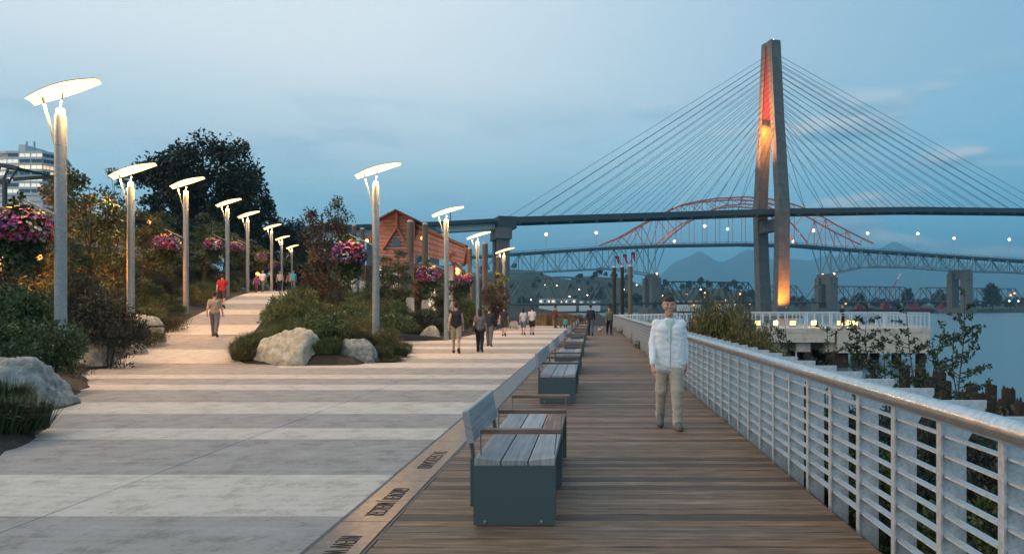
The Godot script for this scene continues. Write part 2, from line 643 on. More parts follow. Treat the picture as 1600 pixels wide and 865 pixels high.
# ------------------------------------------------------------------ the setting
const RISE := [[0, 0.0], [20, 0.0], [25, 0.35], [30, 0.9], [35, 1.45], [40, 1.9], [46, 2.4], [53, 2.85], [60, 3.1], [66, 3.2], [400, 3.2]]
const PATH_X := [[14, -9.6], [18, -11.2], [20, -12.0], [23.5, -13.3], [28, -15.2], [31, -16.3], [36, -17.9], [45, -21.2], [58, -25.6], [70, -30.0], [95, -40.0]]
const PLAZA_LEFT := [[0, -5.6], [6, -5.9], [8.6, -6.7], [11.1, -8.5], [14.9, -10.5], [18, -13.0], [21, -14.2]]
const PATH_HALF := 1.75
const WATER_Y := -2.6


func rise(d: float) -> float:
	return table(RISE, d)


func path_x(d: float) -> float:
	return table(PATH_X, d)


func bed_edge(d: float) -> float:
	# where the middle bed meets the plaza
	if d < 20.0:
		return -30.0
	return table([[20, -6.6], [24, -6.7], [28, -7.5], [28.6, -9.6], [35, -9.5], [35.8, -7.4], [80, -7.2]], d)


func land(x: float, d: float) -> float:
	# height of the soil
	if x > 2.25:
		return table([[2.25, -0.45], [3.6, -0.65], [4.6, -1.5], [6.5, -2.4], [8.5, -3.4]], x)
	if x > -2.0:
		return -0.75
	var deep := -0.2
	var px := path_x(d)
	var h: float
	if d < 20.0:
		var e := table(PLAZA_LEFT, d)
		h = lerpf(0.1 + 0.1 * clampf((e - x) * 0.4, 0.0, 2.0), deep, smoothstep(-0.3, 0.3, x - e))
		if d > 17.0:
			h = minf(h, lerpf(0.4, deep, smoothstep(px - PATH_HALF - 0.5, px - PATH_HALF, x)))
	elif x < px - PATH_HALF:
		h = rise(d) + clampf((px - PATH_HALF - x) * 0.14, 0.0, 1.3) - 0.05
	elif x <= px + PATH_HALF:
		h = rise(d) - 0.12
	else:
		var e2 := bed_edge(d)
		var t := clampf((x - px - PATH_HALF) / maxf(0.5, e2 - px - PATH_HALF), 0.0, 1.0)
		h = lerpf(rise(d) - 0.02, 0.12, smoothstep(0.0, 0.8, t)) + 0.25 * sin(t * PI)
		h = lerpf(h, deep, smoothstep(-0.3, 0.3, x - e2))
		h = lerpf(deep, h, smoothstep(19.7, 20.6, d))
	if d > 66.0 and x > -12.0:
		h = lerpf(h, -3.4, smoothstep(72.0, 84.0, d) * smoothstep(-12.0, -7.0, x))
	return h


func grid_mesh(xs: Array, ds: Array, height: Callable) -> ArrayMesh:
	var b := Build.new()
	var nx := xs.size()
	for d in ds:
		for x in xs:
			var y: float = height.call(x, d)
			b.v.append(Vector3(x, y, -d))
			var e := 0.2
			var gx: float = height.call(x + e, d) - height.call(x - e, d)
			var gd: float = height.call(x, d + e) - height.call(x, d - e)
			b.n.append(Vector3(-gx, 2.0 * e, gd).normalized())
			b.uv.append(Vector2(x, d))
			b.c.append(Color.WHITE)
	for j in ds.size() - 1:
		for i in nx - 1:
			var a := j * nx + i
			b.idx.append_array(PackedInt32Array([a, a + nx, a + 1, a + 1, a + nx, a + nx + 1]))
	return b.mesh()


func build_ground():
	var xs := [-700, -400, -250, -160, -110, -80, -62, -52]
	var x := -46.0
	while x < -4.9:
		xs.append(x)
		x += 0.5
	xs.append_array([-3.5, -2.05, -1.95, 2.2, 2.3, 3.0, 4.0, 5.0, 6.0, 7.5, 9.0])
	var ds := [-30, -10, 0]
	var d := 2.0
	while d < 100.0:
		ds.append(d)
		d += 0.5
	ds.append_array([110, 130, 160, 200, 260, 340])
	var o := put(self, "ground", grid_mesh(xs, ds, land), M.soil)
	tag(o, "", "", "", "structure")


func build_water():
	var b := Build.new()
	var y := WATER_Y
	b.quad(Vector3(-900, y, 60), Vector3(4200, y, 60), Vector3(4200, y, -4200), Vector3(-900, y, -4200))
	var o := put(self, "river_water", b.mesh(), M.water)
	tag(o, "", "", "", "structure")


func shore_height(x: float, d: float) -> float:
	var rise_in := smoothstep(700.0, 720.0, d)
	var h := -4.0 + 5.5 * rise_in
	# wooded hill behind the railway bridge, higher on the town side
	var top := table([[-400, 60], [-120, 52], [0, 46], [60, 36], [120, 30], [200, 26], [260, 10], [330, 5], [3000, 5]], x)
	h += top * smoothstep(760.0, 1000.0, d) * (1.0 + 0.12 * sin(x * 0.045) + 0.07 * sin(x * 0.13 + 1.0))
	return h


func build_far_land():
	var xs := []
	for i in 61:
		xs.append(-420.0 + i * 26.0)
	var ds := [690, 700, 706, 712, 720, 760, 800, 840, 880, 920, 960, 1000, 1060, 1300]
	var o := put(self, "far_shore", grid_mesh(xs, ds, shore_height), M.woods)
	tag(o, "", "", "", "structure")
	# distant ridge of mountains, its crest read off the skyline
	var crest := [[700, 452], [760, 448], [900, 446], [1000, 442], [1030, 432], [1050, 412], [1062, 406], [1075, 402], [1085, 396], [1095, 391], [1103, 397], [1112, 402], [1120, 409], [1132, 408], [1145, 403], [1158, 394], [1170, 388], [1180, 393], [1192, 401], [1215, 407], [1240, 404], [1265, 407], [1290, 399], [1315, 401], [1340, 396], [1365, 394], [1380, 386], [1395, 377], [1405, 379], [1418, 386], [1440, 393], [1480, 402], [1520, 410], [1580, 414], [1650, 420], [1760, 434]]
	var nz := FastNoiseLite.new()
	nz.seed = 5
	nz.frequency = 0.004
	var b := Build.new()
	var dist := 9000.0
	var cols := 0
	var rows := [[-2600.0, 0.0], [-1900.0, 0.22], [-1200.0, 0.5], [-560.0, 0.76], [0.0, 1.0], [560.0, 0.7], [1400.0, 0.1]]
	var px := 700.0
	while px <= 1760.0:
		var c := at(px, table(crest, px), dist)
		for r in rows:
			var wob := nz.get_noise_2d(c.x, r[0]) * 260.0 * (1.0 - absf(r[1] * 2.0 - 1.0))
			b.v.append(Vector3(c.x, lerpf(-6.0, c.y, r[1]) + wob * 0.35, c.z - r[0] + wob))
			b.uv.append(Vector2(px, r[0]))
			b.c.append(Color.WHITE)
			b.n.append(Vector3.ZERO)
		cols += 1
		px += 8.0
	var nr := rows.size()
	for i in cols - 1:
		for j in nr - 1:
			var a := i * nr + j
			for t in [[a, a + 1, a + nr], [a + 1, a + nr + 1, a + nr]]:
				var nn: Vector3 = (b.v[t[2]] - b.v[t[0]]).cross(b.v[t[1]] - b.v[t[0]])
				b.idx.append_array(PackedInt32Array(t))
				for q in t:
					b.n[q] += nn
	for i in b.n.size():
		b.n[i] = b.n[i].normalized()
	var mo := put(self, "mountains", b.mesh(), M.ridge)
	tag(mo, "", "", "", "structure")


# concrete bands of the plaza: far edge of each, in metres ahead of the camera, dark and light in turn
const BANDS := [2.6, 4.0, 5.5, 6.88, 8.74, 9.55, 10.87, 12.2, 14.06, 15.04, 16.35, 17.3, 19.3, 21.0, 22.8, 25.5, 28.3, 30.2, 33.0, 36.4, 39.6, 44.0, 47.0, 51.0, 54.0, 58.0, 62.0, 66.0, 70.0]


func slab(b0: float, b1: float, x0: float, x1: float, y: float) -> ArrayMesh:
	return chamfer_box(Vector3(x1 - x0, 0.12, b1 - b0), 0.006)


func build_plaza():
	var root := setting("plaza")
	var under := Build.new()
	under.quad(Vector3(-22, -0.085, 0), Vector3(-1.93, -0.085, 0), Vector3(-1.93, -0.085, -70), Vector3(-22, -0.085, -70))
	put(root, "joint_bed", under.mesh(), M.joint)
	for i in BANDS.size() - 1:
		var near: float = BANDS[i]
		var far: float = BANDS[i + 1]
		var m: Material = M.concrete_dark if is_dark(i) else M.concrete_light
		var left := -9.7
		if far < 21.0:
			left = table(PLAZA_LEFT, far) - 0.9
		var cuts := [-1.925, -4.28, -8.7]
		if far > 19.9:
			cuts = [-1.925, -4.28, -9.7]
		for k in 3:
			var x1: float = cuts[k]
			var x0: float = cuts[k + 1] if k < 2 else left
			if x0 > x1 - 0.3 or (k == 2 and far > 21.0):
				continue
			x0 = maxf(x0, left)
			if x1 - x0 < 0.3:
				continue
			var g := 0.004
			put(root, "concrete_slab", slab(near, far, x0 + g, x1 - g, 0.0), m, Transform3D(Basis.IDENTITY, Vector3((x0 + x1) / 2.0, -0.12, -(near + far) / 2.0)))


func is_dark(i: int) -> bool:
	# near bands: dark before 5.5 m, then light, dark, light ...
	if i <= 1:
		return true
	return i % 2 == 1


func build_path():
	var root := setting("path")
	var edges := [19.2, 20.4, 23.6, 27.4, 30.2, 34.0, 36.2, 40.0, 43.0, 47.0, 50.5, 55.0, 60.0, 66.0, 74.0]
	for i in edges.size() - 1:
		var b := Build.new()
		var d0: float = edges[i] + 0.004
		var d1: float = edges[i + 1] - 0.004
		var steps := 4
		for s in steps:
			var a0 := lerpf(d0, d1, float(s) / steps)
			var a1 := lerpf(d0, d1, float(s + 1) / steps)
			var y0 := rise(a0) + 0.004
			var y1 := rise(a1) + 0.004
			var xa := path_x(a0)
			var xb := path_x(a1)
			var wa := PATH_HALF
			var wb := PATH_HALF
			var la := wa + 1.4 * (1.0 - smoothstep(19.0, 25.0, a0))
			var lb := wb + 1.4 * (1.0 - smoothstep(19.0, 25.0, a1))
			b.hexa([Vector3(xa - wa, y0 - 0.15, -a0), Vector3(xa + la, y0 - 0.15, -a0), Vector3(xb + lb, y1 - 0.15, -a1), Vector3(xb - wb, y1 - 0.15, -a1), Vector3(xa - wa, y0, -a0), Vector3(xa + la, y0, -a0), Vector3(xb + lb, y1, -a1), Vector3(xb - wb, y1, -a1)])
		put(root, "concrete_slab", b.mesh(), M.concrete_dark if i % 2 == 0 else M.concrete_light)


func build_boardwalk():
	var root := setting("boardwalk")
	var pitch := 0.151
	var x0 := -1.50
	var x1 := 1.93
	var shapes := []
	for i in 10:
		shapes.append(chamfer_box(Vector3(x1 - x0, 0.045, pitch - 0.008), 0.005, rng.randf() * 5.0, rng.randf() * 5.0))
	var d := 2.6
	var count := 0
	var rest := Build.new()
	while d < 66.0:
		var y := -0.045 + rng.randf_range(-0.003, 0.002)
		if count < 290:
			var xf := Transform3D(Basis(Vector3.UP, PI if rng.randf() < 0.5 else 0.0), Vector3((x0 + x1) / 2.0 + rng.randf_range(-0.004, 0.004), y, -d))
			put(root, "plank", shapes[rng.randi() % 10], M["plank_%d" % (rng.randi() % 6)], xf)
		else:
			var u := rng.randf() * 5.0
			var hi := y + 0.045
			var a := Vector3(x0, hi, -d + pitch / 2 - 0.004)
			var c := Vector3(x1, hi, -d - pitch / 2 + 0.004)
			rest.quad(a, Vector3(c.x, hi, a.z), c, Vector3(a.x, hi, c.z), Color.WHITE, Vector2(u, u), Vector2(u + 1.2, u), Vector2(u + 1.2, u + 0.23), Vector2(u, u + 0.23))
		count += 1
		d += pitch
	var r := put(root, "far_planks", rest.mesh(), M.plank_1)
	r.set_meta("kind", "stuff")
	for x in [-1.3, -0.3, 0.7, 1.75]:
		block(root, "joist", Vector3(x - 0.06, -0.3, -66), Vector3(x + 0.06, -0.06, -2.4), M.log_dark)
	block(root, "edge_beam", Vector3(1.88, -0.45, -66), Vector3(2.0, -0.055, -2.4), M.log_dark)


func build_name_strip():
	# bronze plates with names cut into them, between plaza and boardwalk
	var root := setting("name_strip_pavement")
	var cuts := [2.6, 4.02, 5.36, 6.62, 8.62, 10.6, 12.9, 15.2, 17.6, 20.0, 23.0, 26.0, 29.0, 32.0, 35.0, 38.0, 42.0, 46.0, 50.0, 54.0, 58.0, 62.0, 66.0]
	var words := {1: "NEW WEST RO", 2: "GROVER J MERCER", 3: "TA SEERSAND"}
	for i in cuts.size() - 1:
		var near: float = cuts[i]
		var far: float = cuts[i + 1]
		var plate := put(root, "bronze_plate", chamfer_box(Vector3(0.365, 0.03, far - near - 0.006), 0.003), M.bronze, Transform3D(Basis.IDENTITY, Vector3(-1.7175, -0.03, -(near + far) / 2.0)))
		if words.has(i):
			var tm := TextMesh.new()
			var f := SystemFont.new()
			f.font_names = PackedStringArray(["Droid Sans"])
			tm.font = f
			tm.text = words[i]
			tm.font_size = 64
			tm.depth = 0.004
			tm.pixel_size = 0.0031
			var o := MeshInstance3D.new()
			o.name = "lettering"
			o.mesh = tm
			o.material_override = M.engraving
			# reads from the far end towards the camera, tops of the letters to the boardwalk
			o.transform = Transform3D(Basis(Vector3(0, 0, 1) * [0, 0.78, 0.62, 0.9][i], Vector3(1, 0, 0) * 1.15, Vector3(0, 1, 0)).orthonormalized(), Vector3(0.01, 0.0306, 0.06))
			o.scale = Vector3([0, 0.62, 0.52, 0.72][i], 1.05, 1.0)
			plate.add_child(o, true)
	block(root, "edge_angle", Vector3(-1.53, -0.06, -66), Vector3(-1.505, -0.004, -2.4), M.dark_steel)
	block(root, "edge_angle", Vector3(-1.924, -0.06, -66), Vector3(-1.903, -0.004, -2.4), M.dark_steel)


func build_railing():
	var root := thing("railing", "long galvanized steel railing with round handrail along the boardwalk", "railing", Vector3(1.98, 0, -2.6))
	var px := 1.975
	var pb := Build.new()
	# post: a plate across the line of the rail with a thin flange at its walking edge
	pb.box(Vector3(0.012, -0.25, -0.008), Vector3(0.155, 0.86, 0.008))
	pb.hexa([Vector3(0.012, 0.86, 0.008), Vector3(0.155, 0.86, 0.008), Vector3(0.155, 0.86, -0.008), Vector3(0.012, 0.86, -0.008), Vector3(0.012, 1.06, 0.008), Vector3(0.27, 1.06, 0.008), Vector3(0.27, 1.06, -0.008), Vector3(0.012, 1.06, -0.008)])
	pb.box(Vector3(0.012, 1.06, -0.008), Vector3(0.27, 1.1, 0.008))
	pb.box(Vector3(0.0, -0.25, -0.026), Vector3(0.012, 0.99, 0.026))
	var post := pb.mesh()
	var d := 2.78
	var k := 0
	var section := 3.05
	while d < 66.0:
		put(root, "post", post, M.galvanized, Transform3D(Basis.IDENTITY, Vector3(px, 0, -d)), true)
		d += 0.61
		k += 1
	var s0 := 2.475
	while s0 < 65.0:
		var s1 := s0 + section
		var tb := Build.new()
		tb.tube([Vector3(0, 0, -0.004), Vector3(0, 0, -section + 0.004)], [0.062, 0.062], 20)
		put(root, "handrail", tb.mesh(), M.galvanized_tube, Transform3D(Basis.IDENTITY, Vector3(px - 0.012, 1.045, -s0)), true)
		var sl := Build.new()
		sl.tube([Vector3(0, 0, 0.012), Vector3(0, 0, -0.012)], [0.058, 0.058], 20)
		put(root, "splice", sl.mesh(), M.dark_steel, Transform3D(Basis.IDENTITY, Vector3(px - 0.012, 1.045, -s1)), true)
		for j in 8:
			var y := 0.1 + j * 0.113
			var xf := Transform3D(Basis(Vector3(0, 0, 1), -0.12), Vector3(px + 0.05, y, -s0 - section / 2.0))
			xf = xf.scaled_local(Vector3(0.062, 0.012, section - 0.006))
			put(root, "slat", box_mesh, M.galvanized, xf, true)
		s0 = s1


# ------------------------------------------------------------------ benches
func make_bench(pos: Vector3, length: float, back: float, label: String, brown: bool) -> Node3D:
	# pos is the middle of the near end on the deck; the bench runs away from the camera
	var t := thing("bench", label, "bench", pos, "benches along the boardwalk")
	var w := 0.61
	var half := length / 2.0
	for z in [0.0, -half, -length + 0.01]:
		var pn := put(t, "end_panel", chamfer_box(Vector3(w, 0.44, 0.012), 0.003), M.bench_steel, Transform3D(Basis.IDENTITY, Vector3(0, 0.012, z)))
		if z == 0.0:
			for x in [-0.22, 0.2]:
				put(pn, "bolt", chamfer_box(Vector3(0.022, 0.022, 0.01), 0.004), M.thin_steel, Transform3D(Basis.IDENTITY, Vector3(x, 0.012, 0.009)))
	for z in [-0.12, -half - 0.14]:
		put(t, "side_panel", chamfer_box(Vector3(0.012, 0.44, 0.2), 0.003), M.bench_steel, Transform3D(Basis.IDENTITY, Vector3(w / 2.0 - 0.012, 0.011, z)))
		put(t, "side_panel", chamfer_box(Vector3(0.012, 0.44, 0.2), 0.003), M.bench_steel, Transform3D(Basis.IDENTITY, Vector3(-w / 2.0 + 0.012, 0.011, z)))
	# seat boards: three across, each dished, in two lengths
	for h in 2:
		for k in 3:
			var b := Build.new()
			var bw := 0.192
			var ln := half - 0.012
			var x0 := -w / 2.0 + 0.006 + k * 0.203
			var prof := []
			for q in 7:
				var xx := x0 + bw * q / 6.0
				prof.append(Vector2(xx, 0.512 - 0.022 * (1.0 - pow((xx / (w / 2.0)), 2.0)) - (0.006 if q == 0 or q == 6 else 0.0)))
			var u := rng.randf() * 4.0
			for q in 6:
				var a: Vector2 = prof[q]
				var c: Vector2 = prof[q + 1]
				b.quad(Vector3(a.x, a.y, 0), Vector3(c.x, c.y, 0), Vector3(c.x, c.y, -ln), Vector3(a.x, a.y, -ln), Color.WHITE, Vector2(u, a.x * 1.6), Vector2(u, c.x * 1.6), Vector2(u + ln * 0.35, c.x * 1.6), Vector2(u + ln * 0.35, a.x * 1.6))
				b.quad(Vector3(a.x, 0.455, 0), Vector3(c.x, 0.455, 0), Vector3(c.x, c.y, 0), Vector3(a.x, a.y, 0), Color.WHITE, Vector2(u, a.x * 1.6), Vector2(u, c.x * 1.6), Vector2(u + 0.03, c.x * 1.6), Vector2(u + 0.03, a.x * 1.6))
			var p0: Vector2 = prof[0]
			var p6: Vector2 = prof[6]
			b.quad(Vector3(p6.x, 0.455, 0), Vector3(p6.x, 0.455, -ln), Vector3(p6.x, p6.y, -ln), Vector3(p6.x, p6.y, 0))
			b.quad(Vector3(p0.x, 0.455, -ln), Vector3(p0.x, 0.455, 0), Vector3(p0.x, p0.y, 0), Vector3(p0.x, p0.y, -ln))
			b.quad(Vector3(p6.x, 0.455, -ln), Vector3(p0.x, 0.455, -ln), Vector3(p0.x, p0.y, -ln), Vector3(p6.x, p6.y, -ln))
			b.quad(Vector3(p0.x, 0.455, 0), Vector3(p0.x, 0.455, -ln), Vector3(p6.x, 0.455, -ln), Vector3(p6.x, 0.455, 0))
			var wood: Material = M["bench_wood_%d" % (rng.randi() % 3)]
			if brown and h == 1 and k == 2:
				wood = M.bench_wood_brown
			put(t, "seat_board", b.mesh(), wood, Transform3D(Basis.IDENTITY, Vector3(0, 0, 0.004 - h * half)))
	# back: one leaning board on steel brackets
	var lean := Basis(Vector3(0, 0, 1), 0.16)
	put(t, "backrest", chamfer_box(Vector3(0.05, 0.245, back), 0.008, 0.3, 0.7, 2), M.bench_wood_0, Transform3D(lean, Vector3(-w / 2.0 - 0.02, 0.62, -back / 2.0 + 0.012)))
	for z in [-0.03, -back + 0.06]:
		bar(t, "back_bracket", pos + Vector3(-w / 2.0 - 0.004, 0.14, z), pos + Vector3(-w / 2.0 - 0.004, 0.5, z), 0.05, 0.012, M.bench_steel)
		bar(t, "back_bracket", pos + Vector3(-w / 2.0 - 0.004, 0.5, z), pos + Vector3(-w / 2.0 - 0.05, 0.83, z), 0.03, 0.012, M.bench_steel)
	for z in [-0.16, -half - 0.02, -length + 0.06]:
		var ar := put(t, "armrest", chamfer_box(Vector3(0.62, 0.035, 0.075), 0.006, rng.randf() * 3.0, rng.randf() * 3.0), M.arm_wood, Transform3D(Basis.IDENTITY, Vector3(0.035, 0.665, z)))
		bar(ar, "support", pos + Vector3(w / 2.0 - 0.02, 0.44, z), pos + Vector3(w / 2.0 + 0.0, 0.666, z), 0.008, 0.03, M.thin_steel)
		bar(ar, "support", pos + Vector3(-w / 2.0 + 0.03, 0.44, z), pos + Vector3(-w / 2.0 + 0.03, 0.666, z), 0.008, 0.03, M.thin_steel)
	return t


func build_benches():
	var names := ["weathered grey bench nearest the camera with half-length backrest and three armrests", "second bench from the camera, full backrest, beside the bronze strip", "third bench from the camera along the boardwalk", "fourth bench from the camera along the boardwalk", "fifth bench from the camera along the boardwalk", "sixth bench from the camera along the boardwalk", "seventh bench from the camera along the boardwalk", "eighth bench from the camera, at the far end of the row"]
	var spots := [5.24, 11.97, 17.3, 23.7, 30.0, 36.4, 42.6, 48.8]
	for i in spots.size():
		make_bench(Vector3(-0.572, 0, -spots[i]), 2.36 if i != 1 else 3.0, 1.28 if i == 0 else (3.0 if i == 1 else 2.3), names[i], i == 0)


# ------------------------------------------------------------------ lamp posts with hanging baskets
func wing_mesh(under: bool) -> ArrayMesh:
	# the swept reflector plate over the uplight: long axis along x, thin, tapering to the ends
	var b := Build.new()
	var n := 10
	var prev := []
	for i in n + 1:
		var t := float(i) / n
		var x := lerpf(-0.72, 0.88, t)
		var y := x * 0.30 + 0.05 * (1.0 - pow(2.0 * t - 1.0, 2.0))
		var hw := 0.15 + 0.10 * sin(clampf(t, 0.0, 1.0) * PI) - 0.05 * t
		var lift := 0.28
		var row := [Vector3(x, y + hw * lift, hw), Vector3(x, y + 0.03, 0.0), Vector3(x, y - hw * lift, -hw)]
		if i > 0:
			for k in 2:
				if under:
					b.quad(row[k], prev[k], prev[k + 1], row[k + 1])
				else:
					var up := Vector3(0, 0.022, 0)
					b.quad(prev[k] + up, row[k] + up, row[k + 1] + up, prev[k + 1] + up)
			if not under:
				var u2 := Vector3(0, 0.022, 0)
				b.quad(prev[0] + Vector3(0, 0.002, 0), row[0] + Vector3(0, 0.002, 0), row[0] + u2, prev[0] + u2)
				b.quad(row[2] + Vector3(0, 0.002, 0), prev[2] + Vector3(0, 0.002, 0), prev[2] + u2, row[2] + u2)
		prev = row
	return b.mesh()


func flower_ball(sd: int, r: float, part_name: String) -> ArrayMesh:
	# petals or leaves of one hanging basket, as small faces over a drooping ball
	var g := RandomNumberGenerator.new()
	g.seed = sd
	var b := Build.new()
	var patches := []
	for i in 16:
		var kinds := [Color(0.24, 0.03, 0.20), Color(0.20, 0.11, 0.40), Color(0.66, 0.62, 0.63), Color(0.50, 0.03, 0.14), Color(0.32, 0.05, 0.24), Color(0.16, 0.05, 0.28), Color(0.48, 0.05, 0.08), Color(0.36, 0.12, 0.34)]
		var d := Vector3(g.randfn(), g.randfn() * 0.75, g.randfn()).normalized()
		patches.append([d, kinds[i % kinds.size()]])
	var count := 2600 if part_name == "foliage" else 800
	for i in count:
		var d2 := Vector3(g.randfn(), g.randfn(), g.randfn()).normalized()
		var rr := r * g.randf_range(0.6, 1.0)
		var p := d2 * rr
		p.y *= 0.9
		if part_name == "foliage":
			if g.randf() < 0.45:
				p.y -= g.randf_range(0.1, 1.7) * r * (0.4 + 0.6 * g.randf())
				p.x *= 0.72
				p.z *= 0.72
			elif p.y > 0.0 and g.randf() < 0.3:
				p.y += g.randf() * r * 0.6
				p.x *= 0.45
				p.z *= 0.45
			var green := Color(0.03, 0.055, 0.018).lerp(Color(0.09, 0.11, 0.025), g.randf() * g.randf())
			leaf(b, p, (d2 + Vector3(g.randfn(), g.randfn() - 0.4, g.randfn()) * 0.7).normalized(), 0.09 * r / 0.5, 0.045 * r / 0.5, green, g)
		else:
			if d2.y < -0.55:
				continue
			var best: Color = Color(0.3, 0.02, 0.2)
			var near := -2.0
			for q in patches:
				if q[0].dot(d2) > near:
					near = q[0].dot(d2)
					best = q[1]
			if d2.y > 0.72:
				best = Color(0.75, 0.42, 0.04) if g.randf() < 0.75 else Color(0.55, 0.55, 0.12)
				p.y += r * 0.2
			if g.randf() < 0.3:
				best = patches[g.randi() % 16][1]
			p = d2 * r * g.randf_range(0.84, 1.06)
			p.y *= 0.9
			var c := best * g.randf_range(0.75, 1.25)
			c.a = 1.0
			flower(b, p, (d2 + Vector3(g.randfn(), g.randfn(), g.randfn()) * 0.3).normalized(), 0.036 * r / 0.5 * g.randf_range(0.7, 1.2), c)
	return b.mesh()


func flower(b: Build, p: Vector3, nrm: Vector3, r: float, c: Color):
	# five-petalled disc, slightly cupped
	var x := nrm.cross(Vector3.UP if absf(nrm.y) < 0.9 else Vector3.RIGHT).normalized()
	var y := nrm.cross(x)
	for k in 5:
		var a0 := TAU * k / 5.0
		var a1 := TAU * (k + 0.85) / 5.0
		b.tri(p - nrm * r * 0.25, p + (x * cos(a0) + y * sin(a0)) * r, p + (x * cos(a1) + y * sin(a1)) * r, c)


func leaf(b: Build, p: Vector3, dir: Vector3, ln: float, w: float, c: Color, g: RandomNumberGenerator):
	var side := dir.cross(Vector3(g.randfn(), g.randfn(), g.randfn())).normalized()
	var mid := p + dir * ln * 0.45
	b.quad(p, mid + side * w, p + dir * ln, mid - side * w, c)


func make_lamp(base: Vector3, height: float, label: String, basket_label: String, ball: Array, turn: float):
	var t := thing("lamp_post", label, "street lamp", base, "tall lamp posts with wing reflectors")
	var pb := Build.new()
	pb.tube([Vector3(0, 0, 0), Vector3(0, height * 0.5, 0), Vector3(0, height - 0.72, 0)], [0.125, 0.122, 0.118], 20, Color.WHITE, true, 0.5)
	put(t, "post", pb.mesh(), M.lamp_post)
	var cb := Build.new()
	cb.tube([Vector3(0, height - 0.712, 0), Vector3(0, height - 0.05, 0), Vector3(0, height, 0)], [0.118, 0.116, 0.10], 20)
	put(t, "collar", cb.mesh(), M.lamp_post)
	put(t, "hatch", chamfer_box(Vector3(0.09, 0.2, 0.012), 0.003), M.thin_steel, Transform3D(Basis.IDENTITY, Vector3(0.0, 0.75, 0.122)))
	var ub := Build.new()
	ub.tube([Vector3(0, height - 0.02, 0), Vector3(0, height + 0.12, 0), Vector3(0, height + 0.15, 0)], [0.085, 0.085, 0.06], 16)
	put(t, "uplight", ub.mesh(), M.uplight)
	var head := Vector3(0.0, height + 0.52, 0.0)
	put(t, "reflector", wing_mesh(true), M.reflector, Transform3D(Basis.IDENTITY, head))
	put(t, "reflector_back", wing_mesh(false), M.lamp_metal, Transform3D(Basis.IDENTITY, head))
	bar(t, "strut", base + Vector3(-0.11, height - 0.75, 0), base + Vector3(-0.42, height + 0.42, 0), 0.05, 0.03, M.lamp_metal)
	bar(t, "strut", base + Vector3(-0.02, height + 0.1, 0), base + Vector3(0.06, height + 0.53, 0), 0.02, 0.02, M.lamp_metal)
	var l := AreaLight3D.new()
	l.name = "light"
	l.area_size = Vector2(1.3, 0.35)
	l.light_color = Color(1.0, 0.76, 0.46)
	l.light_energy = 48.0
	l.area_range = 60.0
	l.shadow_enabled = true
	l.transform = Transform3D(Basis(Vector3(0, 0, 1), 0.24) * Basis(Vector3(1, 0, 0), -PI / 2.0 + 0.2), head + Vector3(0, -0.18, 0.0))
	t.add_child(l, true)
	if basket_label == "":
		return
	var arm0 := base + Vector3(-0.11, 3.72, 0)
	var arm1 := base + Vector3(-1.0, 4.12, 0.0)
	bar(t, "basket_arm", arm0, arm1, 0.045, 0.045, M.lamp_post)
	var r := 0.5
	var k := thing("hanging_basket", basket_label, "flower basket", arm1 + Vector3(0.06, -0.02, 0), "hanging flower baskets")
	var bowl := Build.new()
	bowl.tube([Vector3(0, -1.0, 0), Vector3(0, -0.92, 0), Vector3(0, -0.78, 0), Vector3(0, -0.62, 0)], [0.05, 0.17, 0.26, 0.29], 14)
	put(k, "pot", bowl.mesh(), M.basket)
	for a in 3:
		bar(k, "chain", base_of(k).origin + Vector3(cos(a * 2.1) * 0.27, -0.62, sin(a * 2.1) * 0.27), base_of(k).origin, 0.012, 0.012, M.dark_steel)
	var xf := Transform3D(Basis(Vector3.UP, turn), Vector3(0, -0.72, 0))
	put(k, "foliage", ball[0], M.leaf, xf)
	put(k, "flowers", ball[1], M.petal, xf)


func build_lamps():
	var balls := []
	for i in 3:
		balls.append([flower_ball(100 + i, 0.58, "foliage"), flower_ball(200 + i, 0.6, "flowers")])
	# where, height above the soil, what singles it out
	var rows := [
		[-12.3, 16.3, 5.9, "tallest-looking lamp post in front of the apartment tower, beside the big boulder", "large flower basket hanging in front of the apartment tower"],
		[-16.5, 25.2, 5.9, "lamp post at the foot of the sloping path, second from the apartment tower", ""],
		[-19.6, 34.0, 5.75, "lamp post on the left of the sloping path, third from the apartment tower", "flower basket on the third lamp post of the sloping path"],
		[-23.8, 46.0, 5.7, "lamp post beside the sloping path, fourth from the apartment tower", "flower basket on the fourth lamp post of the sloping path"],
		[-25.9, 53.0, 5.5, "lamp post beside the sloping path, fifth from the apartment tower", "flower basket on the fifth lamp post of the sloping path"],
		[-30.0, 66.0, 5.6, "lamp post near the top of the sloping path, sixth from the apartment tower", "flower basket on the sixth lamp post of the sloping path"],
		[-35.2, 80.0, 5.6, "lamp post beyond the crest of the path, second from its far end", "flower basket beyond the crest of the sloping path"],
		[-39.6, 93.0, 5.7, "small farthest lamp post at the far end of the sloping path", ""],
		[-7.72, 25.2, 6.0, "lamp post behind the two boulders of the middle bed", "purple and white flower basket behind the two middle boulders"],
		[-7.4, 35.9, 6.0, "second lamp post along the plaza, in front of the timber pavilion", "flower basket in front of the timber pavilion's low roof"],
		[-7.7, 47.6, 6.0, "third lamp post along the plaza, beside the concrete bridge pier", "dark purple flower basket near the plaza people"],
		[-7.45, 60.0, 6.0, "farthest lamp post along the plaza, in front of the truss bridge", ""],
	]
	for i in rows.size():
		var q: Array = rows[i]
		var y := land(q[0], q[1])
		var top := [6.1, 6.0, 7.15, 8.0, 8.15, 8.75, 9.1, 9.25, 6.02, 6.02, 6.02, 6.02][i] as float
		make_lamp(Vector3(q[0], y - 0.05, -q[1]), top - y + 0.05, q[3], q[4], balls[i % 3], i * 1.3)


